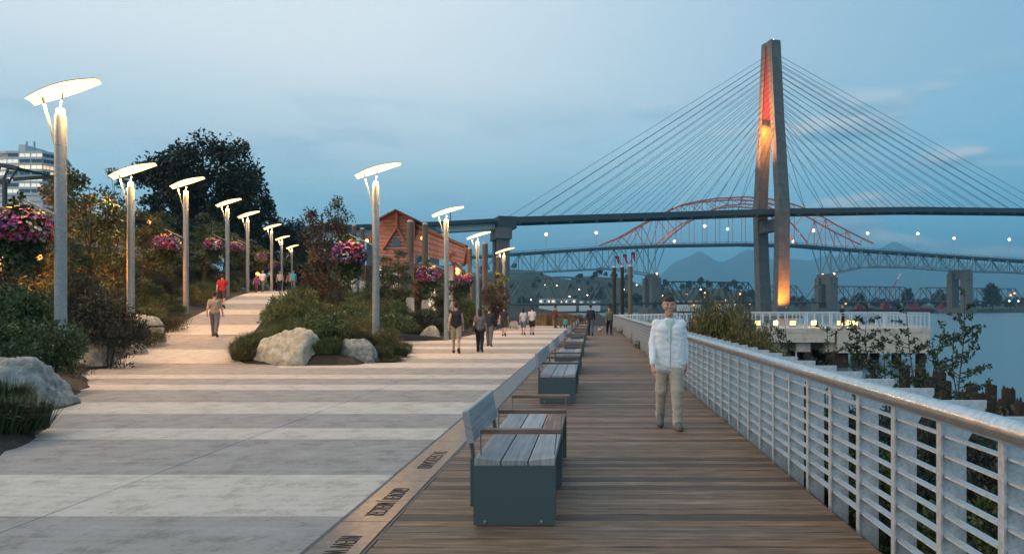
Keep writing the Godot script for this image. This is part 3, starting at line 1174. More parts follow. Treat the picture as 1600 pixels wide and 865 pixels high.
# ------------------------------------------------------------------ cable-stayed bridge
var sb_c := Vector3(84.3, 0, -330)
var sb_a := Vector3(0.95, 0, -0.312)
var sb_n := Vector3(0.312, 0, 0.95)


func sb(s: float, y: float, side: float) -> Vector3:
	return sb_c + sb_a * s + sb_n * side + Vector3(0, y, 0)


func sb_deck(s: float) -> float:
	return table([[-420, 12.0], [-300, 26.0], [-165, 35.0], [-127, 38.5], [0, 47.6], [80, 52.0], [156, 54.6], [260, 56.0]], s)


func leg_mesh(keys: Array) -> ArrayMesh:
	# keys: height, side offset of the middle, width across, width along
	var b := Build.new()
	for i in keys.size() - 1:
		var p := []
		for q in [keys[i], keys[i + 1]]:
			var ha: float = q[3] / 2.0
			var hc: float = q[2] / 2.0
			for e in [[-1, 1], [1, 1], [1, -1], [-1, -1]]:
				p.append(sb(e[0] * ha, q[0], q[1] + e[1] * hc) - sb_c)
		b.hexa(p)
	return b.mesh()


func build_sky_bridge():
	var t := thing("cable_stayed_bridge", "tall cable-stayed bridge with concrete tower and dark slender deck", "bridge", sb_c)
	var near := put(t, "tower_leg", leg_mesh([[-4, 8.0, 4.6, 6.2], [20, 8.8, 4.2, 5.8], [48, 9.4, 4.0, 5.5], [91, 5.2, 3.6, 5.2], [126.2, 2.4, 3.5, 5.0]]), M.tower_concrete)
	near.set_meta("label", "nearer concrete tower leg lit orange at its foot")
	put(t, "tower_leg", leg_mesh([[-4, -5.8, 4.6, 6.2], [20, -7.8, 4.2, 5.8], [48, -9.4, 4.0, 5.5], [91, -5.2, 3.6, 5.2], [126.2, -2.4, 3.5, 5.0]]), M.tower_concrete)
	put(t, "tower_top", leg_mesh([[124.2, 0, 1.4, 4.8], [126.1, 0, 1.4, 4.8]]), M.tower_concrete)
	put(t, "cross_beam", leg_mesh([[37.5, 0, 14.5, 4.3], [43.0, 0, 14.3, 4.3]]), M.tower_concrete)
	var rp := put(t, "infill_panel", leg_mesh([[91, 0, 7.0, 4.2], [124.1, 0, 1.4, 4.2]]), M.red_panel)
	rp.set_meta("label", "dark red panel between the tower legs")
	# joints cast into the legs
	for side in [-1.0, 1.0]:
		var y := 6.0
		while y < 46.0:
			var off = table([[-4, 8.0 if side > 0 else 5.8], [20, 8.8 if side > 0 else 7.8], [48, 9.4]], y) * side
			put(t, "pour_joint", leg_mesh([[y, off, table([[-4, 4.6], [20, 4.2], [48, 4.0]], y) + 0.06, table([[-4, 6.2], [20, 5.8], [48, 5.5]], y) + 0.06], [y + 0.3, off, table([[-4, 4.6], [20, 4.2], [48, 4.0]], y) + 0.06, table([[-4, 6.2], [20, 5.8], [48, 5.5]], y) + 0.06]]), M.pier_concrete)
			y += 6.5
	# footing
	put(t, "footing", leg_mesh([[-7, 1, 30, 15], [-1.0, 1, 28, 13]]), M.pier_concrete)
	# deck: continuous dark edge girders and slab
	var s := -127.0
	while s < 230.0:
		var s1 := s + 11.0
		for side in [-6.2, 6.2]:
			bar(t, "edge_girder", sb(s, sb_deck(s) - 1.1, side), sb(s1, sb_deck(s1) - 1.1, side), 2.4, 0.6, M.deck_steel, sb_n)
		bar(t, "deck_slab", sb(s, sb_deck(s) - 0.2, 0), sb(s1, sb_deck(s1) - 0.2, 0), 0.5, 11.6, M.deck_steel, sb_n)
		bar(t, "floor_beam", sb(s + 5.5, sb_deck(s + 5.5) - 2.6, 4.8), sb(s + 5.5, sb_deck(s + 5.5) - 2.6, 6.7), 1.3, 0.9, M.deck_steel)
		s = s1
	# stays
	for side in [-6.6, 6.6]:
		for i in 16:
			for dirn in [-1.0, 1.0]:
				var reach: float = 14.0 + i * (7.5 if dirn < 0 else 10.3)
				var top: float = 82.0 + i * 2.5
				var o: float = table([[48, 9.4], [91, 5.2], [126.2, 2.4]], top) * signf(side)
				bar(t, "stay_cable", sb(reach * dirn, sb_deck(reach * dirn), side), sb(2.6 * dirn, top, o), 0.15, 0.15, M.cable)
	# side pier under the end of the stays, and the box girder going on to the station
	for side in [-4.6, 4.6]:
		bar(t, "pier_column", sb(-128, -4, side), sb(-128, sb_deck(-128) - 8.6, side), 4.6, 4.6, M.tower_concrete, sb_n)
	bar(t, "pier_cap", sb(-128, sb_deck(-128) - 8.6, 0), sb(-128, sb_deck(-128) - 4.2, 0), 15.5, 6.2, M.tower_concrete, sb_a)
	bar(t, "pier_head", sb(-126.5, sb_deck(-128) - 4.2, 0), sb(-126.5, sb_deck(-128) + 0.6, 0), 13.2, 7.5, M.deck_steel, sb_a)
	var k := -131.0
	while k > -420.0:
		var k1 := k - 24.0
		bar(t, "approach_girder", sb(k, sb_deck(k) - 2.9, 0), sb(k1 + 0.2, sb_deck(k1) - 2.9, 0), 2.6, 5.5, M.girder_pale, sb_n)
		bar(t, "approach_parapet", sb(k, sb_deck(k) - 0.8, 0), sb(k1 + 0.2, sb_deck(k1) - 0.8, 0), 1.5, 10.0, M.deck_steel, sb_n)
		bar(t, "signal_post", sb(k1 + 6, sb_deck(k1 + 6), 4), sb(k1 + 6, sb_deck(k1 + 6) + 4.4, 4), 0.3, 0.3, M.deck_steel)
		if k < -140.0:
			bar(t, "pier_column", sb(k, -4, 0), sb(k, sb_deck(k) - 4.2, 0), 3.6, 3.6, M.tower_concrete, sb_n)
		k = k1
	# floodlights that the photograph shows burning at the tower
	flood(t, sb(-3.0, 2.0, 17.0), sb(-0.5, 15.0, 9.4), Color(1.0, 0.56, 0.16), 1800.0, 55.0)
	flood(t, sb(-1.0, 90.2, 2.4), sb(-1.0, 60.0, -8.0), Color(1.0, 0.60, 0.2), 2200.0, 60.0)
	flood(t, sb(-50.0, 46.5, 0.0), sb(-3.0, 88.0, 0.0), Color(1.0, 0.66, 0.46), 38000.0, 20.0)
	var top_lamp := SphereMesh.new()
	top_lamp.radius = 0.45
	top_lamp.height = 0.9
	put(t, "beacon", top_lamp, M.white_dot, Transform3D(Basis.IDENTITY, sb(0, 126.7, 2.2)), true)


func flood(parent: Node3D, from: Vector3, to: Vector3, c: Color, energy: float, angle: float):
	var dirn := (to - from).normalized()
	var b := Build.new()
	b.tube([-dirn * 0.9, -dirn * 0.25], [0.35, 0.6], 10)
	var body := put(parent, "floodlight", b.mesh(), M.dark_steel, Transform3D(Basis.IDENTITY, from), true)
	var f := Build.new()
	f.tube([-dirn * 0.24, -dirn * 0.16], [0.55, 0.5], 10)
	put(body, "lens", f.mesh(), M.warm_dot)
	var l := SpotLight3D.new()
	l.name = "light"
	l.light_color = c
	l.light_energy = energy
	l.light_size = 0.4
	l.spot_range = 120.0
	l.spot_angle = angle
	l.spot_angle_attenuation = 1.0
	l.spot_attenuation = 2.0
	l.shadow_enabled = true
	var z := -dirn
	var x := Vector3.UP.cross(z)
	if x.length() < 0.05:
		x = Vector3.RIGHT
	x = x.normalized()
	l.transform = base_of(parent).affine_inverse() * Transform3D(Basis(x, z.cross(x), z), from + dirn * 0.1)
	parent.add_child(l, true)


# ------------------------------------------------------------------ arch bridge with trusses
var ab_c := Vector3(124.9, 0, -570)
var ab_a := Vector3(0.966, 0, -0.259)
var ab_n := Vector3(0.259, 0, 0.966)
const AB_HALF := 8.0


func ab(s: float, y: float, side: float) -> Vector3:
	return ab_c + ab_a * s + ab_n * side + Vector3(0, y, 0)


func ab_s(x: float) -> float:
	# distance along the near truss at which it is seen at column x of the photograph
	var r := (x - 924.0) / FOCAL
	var cx := ab_c.x + ab_n.x * AB_HALF
	var cd := -ab_c.z - ab_n.z * AB_HALF
	return (cx - cd * r) / (0.259 * r - 0.966)


func ab_y(x: float, y: float) -> float:
	var s := ab_s(x)
	var d := -ab(s, 0, AB_HALF).z
	return EYE - (y - 482.0) * d / FOCAL


func ab_table(keys: Array) -> Array:
	var out := []
	for k in keys:
		out.append([ab_s(k[0]), ab_y(k[0], k[1])])
	return out


func build_arch_bridge():
	var t := thing("arch_bridge", "orange steel arch bridge with pale truss side spans crossing the river", "bridge", ab_c)
	var deck := ab_table([[720, 400], [800, 394.5], [945, 385], [1040, 381], [1165, 379], [1257, 381], [1300, 385], [1450, 395], [1600, 405], [1720, 413]])
	var bot := ab_table([[720, 427], [790, 426], [870, 423], [960, 418.5], [1024, 429], [1025, 429], [1300, 429], [1301, 429], [1360, 416], [1430, 416.5], [1520, 423], [1600, 425], [1720, 431]])
	var top := ab_table([[945, 381], [972, 370], [985, 363], [1003, 352], [1022, 342], [1040, 333], [1065, 320], [1090, 314.5], [1118, 310], [1165, 307.5], [1195, 309.5], [1215, 312.5], [1240, 319], [1262, 327], [1285, 338], [1305, 350], [1330, 363], [1350, 373], [1365, 380]])
	var low := ab_table([[1036, 380], [1050, 367], [1073, 349], [1102, 334], [1131, 321.5], [1165, 318.5], [1195, 321], [1218, 331], [1240, 352], [1262, 379]])
	var s_l := ab_s(720)
	var s_r := ab_s(1720)
	# roadway
	var s := s_l
	while s < s_r:
		var s1 := s + 9.0
		bar(t, "roadway", ab(s, table(deck, s) - 1.0, 0), ab(s1, table(deck, s1) - 1.0, 0), 1.5, AB_HALF * 2.0 + 1.0, M.truss_dark, ab_n)
		for side in [-AB_HALF - 0.8, AB_HALF + 0.8]:
			bar(t, "parapet", ab(s, table(deck, s) + 0.7, side), ab(s1, table(deck, s1) + 0.7, side), 0.3, 0.3, M.rail_truss, ab_n)
			bar(t, "parapet_post", ab(s, table(deck, s) - 0.3, side), ab(s, table(deck, s) + 0.9, side), 0.3, 0.3, M.rail_truss)
		s = s1
	var p_l := ab_s(1024)
	var p_r := ab_s(1300)
	var p_rr := ab_s(1511)
	for side in [AB_HALF, -AB_HALF]:
		var pale: Material = M.truss_pale
		# side-span trusses under the deck
		for span in [[p_l, s_l, -9.4], [p_r, s_r, 9.4]]:
			var a: float = span[0]
			var i := 0
			while (a > span[1]) if span[2] < 0 else (a < span[1]):
				var c: float = a + span[2]
				var ya := table(deck, a) - 1.6
				var yc := table(deck, c) - 1.6
				var ba := table(bot, a)
				var bc := table(bot, c)
				bar(t, "bottom_chord", ab(a, ba, side), ab(c, bc, side), 0.9, 0.7, M.truss_pale, ab_n)
				bar(t, "vertical", ab(c, bc, side), ab(c, yc, side), 0.45, 0.4, pale)
				if i % 2 == 0:
					bar(t, "diagonal", ab(a, ba, side), ab(c, yc, side), 0.65, 0.5, pale)
				else:
					bar(t, "diagonal", ab(a, ya, side), ab(c, bc, side), 0.65, 0.5, pale)
				a = c
				i += 1
		for q in [[p_l, 1.0], [p_r, -1.0]]:
			bar(t, "diagonal", ab(q[0], table(bot, q[0]), side), ab(q[0] + q[1] * 8.0, table(deck, q[0] + q[1] * 8.0) - 1.6, side), 0.65, 0.5, pale)
			bar(t, "vertical", ab(q[0], table(bot, q[0]), side), ab(q[0], table(deck, q[0]) - 1.6, side), 0.6, 0.5, pale)
		# arch: two chords laced together, hangers to the deck
		for i in top.size() - 1:
			bar(t, "arch_chord", ab(top[i][0], top[i][1], side), ab(top[i + 1][0], top[i + 1][1], side), 1.0, 0.9, M.arch_orange, ab_n)
		for i in low.size() - 1:
			bar(t, "arch_chord", ab(low[i][0], low[i][1], side), ab(low[i + 1][0], low[i + 1][1], side), 1.0, 0.9, M.arch_orange, ab_n)
		var x := 1036.0
		var n := 0
		while x <= 1262.0:
			var sx := ab_s(x)
			var ty := table(top, sx)
			var ly := table(low, sx)
			bar(t, "arch_post", ab(sx, ly, side), ab(sx, ty, side), 0.4, 0.4, M.arch_orange)
			if ly > table(deck, sx) + 2.0:
				bar(t, "hanger", ab(sx, table(deck, sx), side), ab(sx, ly, side), 0.4, 0.4, M.arch_orange)
			var sx2 := ab_s(minf(x + 20.55, 1262.0))
			if x < 1260.0:
				if x < 1150.0:
					bar(t, "arch_lace", ab(sx, ty, side), ab(sx2, table(low, sx2), side), 0.4, 0.4, M.arch_orange)
				else:
					bar(t, "arch_lace", ab(sx, ly, side), ab(sx2, table(top, sx2), side), 0.4, 0.4, M.arch_orange)
			x += 20.55
			n += 1
		# ends of the top chord beyond the hinge, with their own posts and laces
		for q in [[960.0, 972.0], [985.0, 972.0], [985.0, 1003.0], [1003.0, 1003.0], [1018.0, 1003.0], [1018.0, 1031.0], [1290.0, 1290.0], [1276.0, 1290.0], [1305.0, 1290.0], [1322.0, 1322.0], [1337.0, 1322.0], [1337.0, 1350.0]]:
			var sa := ab_s(q[0])
			var sc := ab_s(q[1])
			bar(t, "arch_lace", ab(sa, table(deck, sa), side), ab(sc, table(top, sc), side), 0.45, 0.45, M.arch_orange)
	for i in range(2, top.size() - 2):
		bar(t, "sway_brace", ab(top[i][0], top[i][1], -AB_HALF), ab(top[i][0], top[i][1], AB_HALF), 0.5, 0.5, M.arch_orange)
		if i > 3 and i < top.size() - 4:
			bar(t, "sway_brace", ab(top[i][0], top[i][1], -AB_HALF), ab(top[i + 1][0], top[i + 1][1], AB_HALF), 0.35, 0.35, M.arch_orange)
	# river piers: a pair of tapering shafts under a cap
	for ps in [p_l, p_r, p_rr]:
		var yb := table(bot, ps) - 0.8
		for side in [-AB_HALF, AB_HALF]:
			bar(t, "pier_shaft", ab(ps, -5, side), ab(ps, yb - 1.5, side), 7.6, 6.2, M.pier_concrete, ab_n)
		bar(t, "pier_cap", ab(ps, yb - 2.6, -AB_HALF - 4.0), ab(ps, yb - 2.6, AB_HALF + 4.0), 3.0, 8.4, M.pier_concrete)
		bar(t, "pier_footing", ab(ps, -5, 0), ab(ps, 2.4, 0), 14.0, 24.0, M.pier_concrete, ab_n)
	bar(t, "pier_shaft", ab(s_l + 10, -5, 0), ab(s_l + 10, table(bot, s_l + 10), 0), 7.0, 10.0, M.pier_concrete, ab_n)
	# street lamps on the roadway
	var dot := SphereMesh.new()
	dot.radius = 1.05
	dot.height = 2.1
	dot.radial_segments = 12
	dot.rings = 6
	for q in [[853, 366, 1], [941, 360, -1], [1101, 353, 1], [1152, 354, -1], [1236, 319, 0], [1271, 360, 1], [1376, 361, -1], [1434, 365, 1], [1514, 369, -1], [1577, 374, 1]]:
		if q[2] == 0:
			continue
		var ls := ab_s(q[0])
		var ly := ab_y(q[0], q[1])
		var side: float = (AB_HALF + 0.6) * q[2]
		var pole := bar(t, "lamp_pole", ab(ls, table(deck, ls), side), ab(ls, ly - 0.7, side), 0.35, 0.35, M.girder_pale)
		put(pole, "lamp_bulb", dot, M.white_dot, Transform3D(Basis.IDENTITY, ab(ls, ly, side)), true)
	for ps in [p_l, p_r]:
		for side in [-AB_HALF, AB_HALF]:
			put(t, "pier_lamp", dot, M.warm_dot, Transform3D(Basis.IDENTITY, ab(ps, table(bot, ps) + 0.4, side) + ab_n * 3.2), true)
	for q in [[1060, -3.0], [1248, 3.0]]:
		var fs := ab_s(q[0])
		lamp_point(t, ab(fs, table(deck, fs) + 4.0, 0.0), Color(1.0, 0.62, 0.36), 110.0, 0.5)
		put(t, "arch_lamp", dot, M.warm_dot, Transform3D(Basis.IDENTITY, ab(fs, table(deck, fs) + 2.6, 0.0)), true)


# ------------------------------------------------------------------ railway bridge
var rb0 := Vector3(-52.4, 0, -430)
var rb_a := Vector3(0.8438, 0, -0.5366)
var rb_n := Vector3(0.5366, 0, 0.8438)


func rb(s: float, y: float, side: float) -> Vector3:
	return rb0 + rb_a * s + rb_n * side + Vector3(0, y, 0)


func rb_s(x: float) -> float:
	var r := (x - 924.0) / FOCAL
	return (rb0.x + rb_n.x * 3.0 - (-rb0.z - rb_n.z * 3.0) * r) / (0.5366 * r - 0.8438)


func build_rail_bridge():
	var t := thing("railway_bridge", "low grey steel truss railway bridge behind the other two bridges", "bridge", rb0)
	var spans := [[700.0, 790.0, 3, 14.5, 0], [792.0, 962.0, 8, 15.0, 1], [1030.0, 1188.0, 8, 15.0, 2], [1190.0, 1262.0, 4, 13.0, 0], [1264.0, 1430.0, 10, 13.0, 0], [1432.0, 1600.0, 12, 13.0, 0], [1602.0, 1690.0, 8, 13.0, 0]]
	for sp in spans:
		var s0 := rb_s(sp[0])
		var s1 := rb_s(sp[1])
		var n: int = sp[2]
		var step := (s1 - s0) / n
		for side in [-3.0, 3.0]:
			var m: Material = M.rail_truss if sp[4] != 2 else M.rail_truss_dark
			for i in n + 1:
				var f := float(i) / n
				var h: float = sp[3]
				if sp[4] == 1:
					h = 12.0 + 5.0 * sin(f * PI)
				var s := s0 + step * i
				var y0 := table([[0, 4.4], [250, 7.0], [615, 10.0]], s)
				var s2 := s + step
				var y02 := table([[0, 4.4], [250, 7.0], [615, 10.0]], s2)
				var h2: float = sp[3]
				if sp[4] == 1:
					h2 = 12.0 + 5.0 * sin((f + 1.0 / n) * PI)
				if i > 0 and i < n:
					bar(t, "vertical", rb(s, y0, side), rb(s, y0 + h, side), 0.45, 0.45, m)
				if i < n:
					bar(t, "bottom_chord", rb(s, y0, side), rb(s2, y02, side), 0.9, 0.7, m, rb_n)
					var a := rb(s, y0 + (0.0 if i % 2 == 0 else h), side)
					var c := rb(s2, y02 + (h2 if i % 2 == 0 else 0.0), side)
					bar(t, "diagonal", a, c, 0.6, 0.5, m)
					if i > 0 and i < n - 1:
						bar(t, "top_chord", rb(s, y0 + h, side), rb(s2, y02 + h2, side), 0.7, 0.7, m, rb_n)
					elif i == n - 1 and n % 2 == 1:
						bar(t, "top_chord", rb(s, y0 + h, side), rb(s2, y02 + h2, side), 0.7, 0.7, m, rb_n)
		var ya := table([[0, 4.4], [250, 7.0], [615, 10.0]], s0)
		var yb := table([[0, 4.4], [250, 7.0], [615, 10.0]], s1)
		bar(t, "track_deck", rb(s0, ya - 0.6, 0), rb(s1, yb - 0.6, 0), 1.4, 6.0, M.rail_truss_dark, rb_n)
		for q in [s0, s1]:
			bar(t, "pier", rb(q, -5, 0), rb(q, table([[0, 4.4], [250, 7.0], [615, 10.0]], q) - 1.2, 0), 3.0, 9.0, M.pier_concrete, rb_n)
	bar(t, "track_deck", rb(rb_s(962), 4.6, 0), rb(rb_s(1030), 5.2, 0), 1.4, 6.0, M.rail_truss_dark, rb_n)


# ------------------------------------------------------------------ far shore
func dots(called: String, label: String, spots: Array, m: Material, r: float, group: String):
	# small lamps on the far shore, each on its own mast
	var ball := SphereMesh.new()
	ball.radius = r
	ball.height = r * 2.0
	ball.radial_segments = 10
	ball.rings = 5
	var order := ["first", "second", "third", "fourth", "fifth", "sixth", "seventh", "eighth", "ninth", "tenth", "eleventh", "twelfth", "thirteenth", "fourteenth", "fifteenth", "sixteenth", "seventeenth", "eighteenth", "nineteenth", "twentieth"]
	spots.sort_custom(func(a, c): return a[0] < c[0])
	for n in spots.size():
		var q: Array = spots[n]
		var p := at(q[0], q[1], q[2])
		var foot: float = maxf(shore_height(p.x, q[2]), -2.0) if q[2] > 690.0 else -2.0
		var t := thing(called, "%s %s, counted from the left" % [order[n], label], "street lamp", Vector3(p.x, minf(foot, p.y - 1.0), p.z), group)
		bar(t, "mast", t.position, p, 0.25, 0.25, M.dark_steel)
		put(t, "bulb", ball, m, Transform3D(Basis.IDENTITY, p), true)


func build_far_things():
	dots("shore_lamp", "small orange lamp on the far shore", [[1013, 455, 705], [1036, 462, 712], [1045, 470, 705], [1073, 459, 712], [1066, 471, 705], [1100, 464, 705], [1102, 457, 712], [1134, 468, 705], [1144, 471, 712], [1157, 459, 706], [1125, 475, 703], [1172, 474, 703], [1280, 457, 712], [1283, 470, 704], [1322, 474, 704], [1580, 461, 712], [1586, 458, 720], [1054, 476, 703], [1085, 476, 703]], M.sodium, 0.95, "orange lamps on the far shore")
	dots("shore_lamp", "small white lamp on the far shore", [[830, 468, 705], [905, 452, 860], [852, 445, 900], [918, 461, 800], [930, 470, 705], [975, 452, 860], [995, 445, 900], [870, 446, 910], [890, 463, 770], [958, 462, 770], [1010, 474, 704], [1080, 474, 704], [1095, 452, 760], [1112, 473, 704], [1150, 474, 704], [1030, 476, 704], [1250, 476, 704], [1190, 476, 704], [1578, 470, 703], [1592, 470, 703]], M.white_dot, 0.7, "white lamps on the far shore")
	# long white sheds with lit bays
	for q in [[842, 900, 466, 476, "long white shed with lit bays on the far shore, behind the plaza"], [905, 938, 469, 477, "shorter white shed beside the long shed on the far shore"], [1060, 1096, 469, 478, "low white shed on the far shore between the bridge tower and pier"], [1120, 1150, 470, 478, "small pale shed on the far shore close to the bridge tower"]]:
		var a := at(q[0], q[3], 704)
		var c := at(q[1], q[2], 704)
		var t := thing("shed", q[4], "building", Vector3((a.x + c.x) / 2.0, 0, -704))
		block(t, "wall", Vector3(a.x, -1, -716), Vector3(c.x, c.y - 1.0, -704), M.shed_white)
		block(t, "roof", Vector3(a.x - 0.5, c.y - 1.0, -717), Vector3(c.x + 0.5, c.y, -703.4), M.tower_grey)
		var n := int((c.x - a.x) / 4.0)
		for i in n:
			var x := a.x + (i + 0.5) * (c.x - a.x) / n
			block(t, "window", Vector3(x - 1.1, c.y - 4.0, -703.95), Vector3(x + 1.1, c.y - 1.8, -703.8), M.lit_window if i % 3 != 1 else M.dark_glass)
	# barges and tugs moored along the far bank
	for q in [[1330, 1368, "dark barge with red deckhouse moored nearest the bridge pier"], [1372, 1408, "red tug moored among the barges on the far bank"], [1414, 1458, "dark barge with two red cabins on the far bank"], [1462, 1492, "red work boat moored beside the last bridge pier"]]:
		var a2 := at(q[0], 486, 640)
		var c2 := at(q[1], 479, 640)
		var w := c2.x - a2.x
		var t2 := thing("barge", q[2], "boat", Vector3((a2.x + c2.x) / 2.0, WATER_Y, -640), "boats on the far bank")
		var hb := Build.new()
		var h := 3.6
		hb.hexa([Vector3(-w / 2 + 1.5, -0.8, 4), Vector3(w / 2 - 1.5, -0.8, 4), Vector3(w / 2 - 1.5, -0.8, -4), Vector3(-w / 2 + 1.5, -0.8, -4), Vector3(-w / 2, h, 4.4), Vector3(w / 2, h, 4.4), Vector3(w / 2, h, -4.4), Vector3(-w / 2, h, -4.4)])
		put(t2, "hull", hb.mesh(), M.hull_dark if w > 20.5 else M.hull_grey)
		var p := t2.position
		block(t2, "cabin", p + Vector3(-w * 0.3, h, -2.6), p + Vector3(-w * 0.02, h + 3.6, 2.6), M.hull_red)
		block(t2, "wheelhouse", p + Vector3(-w * 0.22, h + 3.6, -1.8), p + Vector3(-w * 0.06, h + 5.6, 1.8), M.hull_red)
		block(t2, "window", p + Vector3(-w * 0.2, h + 4.2, 1.8), p + Vector3(-w * 0.08, h + 5.2, 1.9), M.dark_glass)
		block(t2, "cargo", p + Vector3(w * 0.1, h, -2.6), p + Vector3(w * 0.42, h + 1.6, 2.6), M.hull_red if w > 20.5 else M.hull_grey)
		bar(t2, "mast", p + Vector3(-w * 0.1, h + 5.6, 0), p + Vector3(-w * 0.1, h + 9.0, 0), 0.25, 0.25, M.hull_grey)
	# crane with its jib raised
	var cp := at(1383, 477, 690)
	var cr := thing("crane", "red lattice crane with white jib tip on the far shore", "crane", Vector3(cp.x, 0, cp.z))
	block(cr, "cab", cp + Vector3(-3, -4, -3), cp + Vector3(3, 3, 3), M.hull_red)
	var j0 := cp + Vector3(1, 2, 0)
	var j1 := at(1403, 436, 690)
	var j2 := at(1409, 427, 690)
	for o in [Vector3(-0.7, 0, 0), Vector3(0.7, 0, 0)]:
		bar(cr, "jib", j0 + o, j1 + o * 0.7, 0.35, 0.35, M.crane_red)
	bar(cr, "jib_tip", j1, j2, 1.3, 0.9, M.shed_white)
	for i in 9:
		var a3 := j0.lerp(j1, i / 9.0)
		var b3 := j0.lerp(j1, (i + 1) / 9.0)
		var sg := 1.0 if i % 2 == 0 else -1.0
		bar(cr, "lacing", a3 + Vector3(0.65 * sg, 0, 0), b3 - Vector3(0.65 * sg, 0, 0), 0.22, 0.22, M.crane_red)
	bar(cr, "stay", cp + Vector3(-2.5, 3, 0), j1, 0.14, 0.14, M.dark_steel)


# ------------------------------------------------------------------ buildings
func build_buildings():
	# apartment tower with rounded corner, top storeys above the trees
	var d := 250.0
	var k := d / FOCAL
	var o := at(35, 290, d)
	var t := thing("apartment_tower", "pale apartment tower with bands of lit windows and rounded corner", "building", Vector3(o.x, 0, o.z))
	# plan: front face, chamfered right corner, side running back
	var plan := [at(-70, 0, d + 14), at(-14, 0, d + 3), at(10, 0, d), at(66, 0, d), at(88, 0, d + 4), at(103, 0, d + 12), at(111, 0, d + 26), at(109, 0, d + 46)]
	for p in plan.size():
		plan[p].y = 0.0
	var y_of := func(py: float) -> float: return EYE - (py - 482.0) * k
	var roof_y: float = y_of.call(234.5)
	var storey := 9.35 * k
	for i in plan.size() - 1:
		var a: Vector3 = plan[i]
		var b: Vector3 = plan[i + 1]
		var dirn := (b - a).normalized()
		var out := Vector3(-dirn.z, 0, dirn.x)
		if out.z < 0.0 and i < 5:
			out = -out
		if i >= 5:
			out = Vector3(-dirn.z, 0, dirn.x)
		var wall := Build.new()
		wall.quad(Vector3(a.x, -2, a.z), Vector3(b.x, -2, b.z), Vector3(b.x, roof_y - 0.4, b.z), Vector3(a.x, roof_y - 0.4, a.z))
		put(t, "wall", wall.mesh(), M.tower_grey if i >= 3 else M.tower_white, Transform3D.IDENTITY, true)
		for f in 10:
			var y1 := roof_y - 0.7 - f * storey
			# spandrel band, proud of the glazing
			bar(t, "spandrel", Vector3(a.x, y1, a.z) + out * 0.15, Vector3(b.x, y1, b.z) + out * 0.15, 0.35, 0.85, M.tower_white if f != 4 else M.tower_blue)
			if f > 6:
				continue
			var n: int = maxi(2, int(a.distance_to(b) / 3.3))
			for w in n:
				var w0 := a.lerp(b, (w + 0.06) / n)
				var w1 := a.lerp(b, (w + 0.94) / n)
				var top := y1 - 0.42
				var bottom := y1 - storey + 0.42
				var q := Build.new()
				q.quad(Vector3(w0.x, bottom, w0.z) + out * 0.06, Vector3(w1.x, bottom, w1.z) + out * 0.06, Vector3(w1.x, top, w1.z) + out * 0.06, Vector3(w0.x, top, w0.z) + out * 0.06)
				var pick := rng.randf()
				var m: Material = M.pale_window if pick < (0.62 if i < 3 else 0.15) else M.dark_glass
				if i >= 2 and i <= 4 and f >= 2 and f <= 3 and pick < 0.6:
					m = M.lit_window
				if i >= 3 and f >= 2 and f <= 3 and pick > 0.7:
					m = M.lit_window_orange
				var win := put(t, "window", q.mesh(), m, Transform3D.IDENTITY, true)
				bar(win, "mullion", w0.lerp(w1, 0.5) + Vector3(0, bottom, 0) + out * 0.1, w0.lerp(w1, 0.5) + Vector3(0, top, 0) + out * 0.1, 0.09, 0.06, M.tower_grey)
	var rf := Build.new()
	for i in range(1, plan.size() - 1):
		rf.tri(plan[0] + Vector3(0, roof_y - 0.4, 0), plan[i] + Vector3(0, roof_y - 0.4, 0), plan[i + 1] + Vector3(0, roof_y - 0.4, 0))
	put(t, "roof", rf.mesh(), M.tower_grey, Transform3D.IDENTITY, true)
	var pa := at(32, 234, d + 8)
	var pz := at(80, 228, d + 20)
	block(t, "plant_room", Vector3(pa.x, roof_y - 0.4, pz.z), Vector3(pz.x - 2.5, roof_y + 1.6, pa.z), M.tower_white)
	block(t, "plant_room", Vector3(pa.x + 1.0, roof_y + 1.6, pz.z + 1), Vector3(pz.x - 3.5, roof_y + 4.0, pa.z - 0.6), M.tower_white)
	for q2 in [41.0, 53.0]:
		var f0 := at(q2, 219, d + 10)
		bar(t, "flue", Vector3(f0.x, roof_y + 1.5, f0.z), Vector3(f0.x, roof_y + 5.5, f0.z), 0.4, 0.4, M.tower_grey)

	# glazed steel canopy at the edge of the frame
	var ct := thing("station_canopy", "dark steel and glass canopy beside the apartment tower", "canopy", at(-20, 330, 60))
	var c0 := at(-40, 250, 60)
	var c1 := at(27, 262, 60)
	var c2 := at(14, 283, 60)
	var c3 := at(-40, 285, 60)
	bar(ct, "rafter", c0, c1, 0.15, 0.3, M.dark_steel)
	bar(ct, "rafter", c3, c2, 0.2, 0.4, M.dark_steel)
	bar(ct, "rafter", c0 + Vector3(0, -0.9, -4), c1 + Vector3(0, 0, -4), 0.15, 0.3, M.dark_steel)
	for i in 6:
		var f := i / 5.0
		bar(ct, "mullion", c0.lerp(c1, f), c3.lerp(c2, f), 0.12, 0.12, M.dark_steel)
		bar(ct, "purlin", c0.lerp(c1, f), c0.lerp(c1, f) + Vector3(0, 0, -4), 0.1, 0.12, M.dark_steel)
	for x in [-2.8, -0.4]:
		bar(ct, "column", Vector3(c2.x + x, 0, c2.z), Vector3(c2.x + x, c2.y, c2.z), 0.25, 0.25, M.dark_steel)

	# low building behind the shrubs with sodium-lit windows
	var lb0 := at(-90, 425, 46)
	var lb1 := at(150, 372, 46)
	var lt := thing("low_building", "low pale building with orange-lit windows behind the shrubs", "building", Vector3((lb0.x + lb1.x) / 2.0, 0, -50))
	block(lt, "wall", Vector3(lb0.x, 0, -54), Vector3(lb1.x, lb1.y - 0.6, -46), M.tower_white)
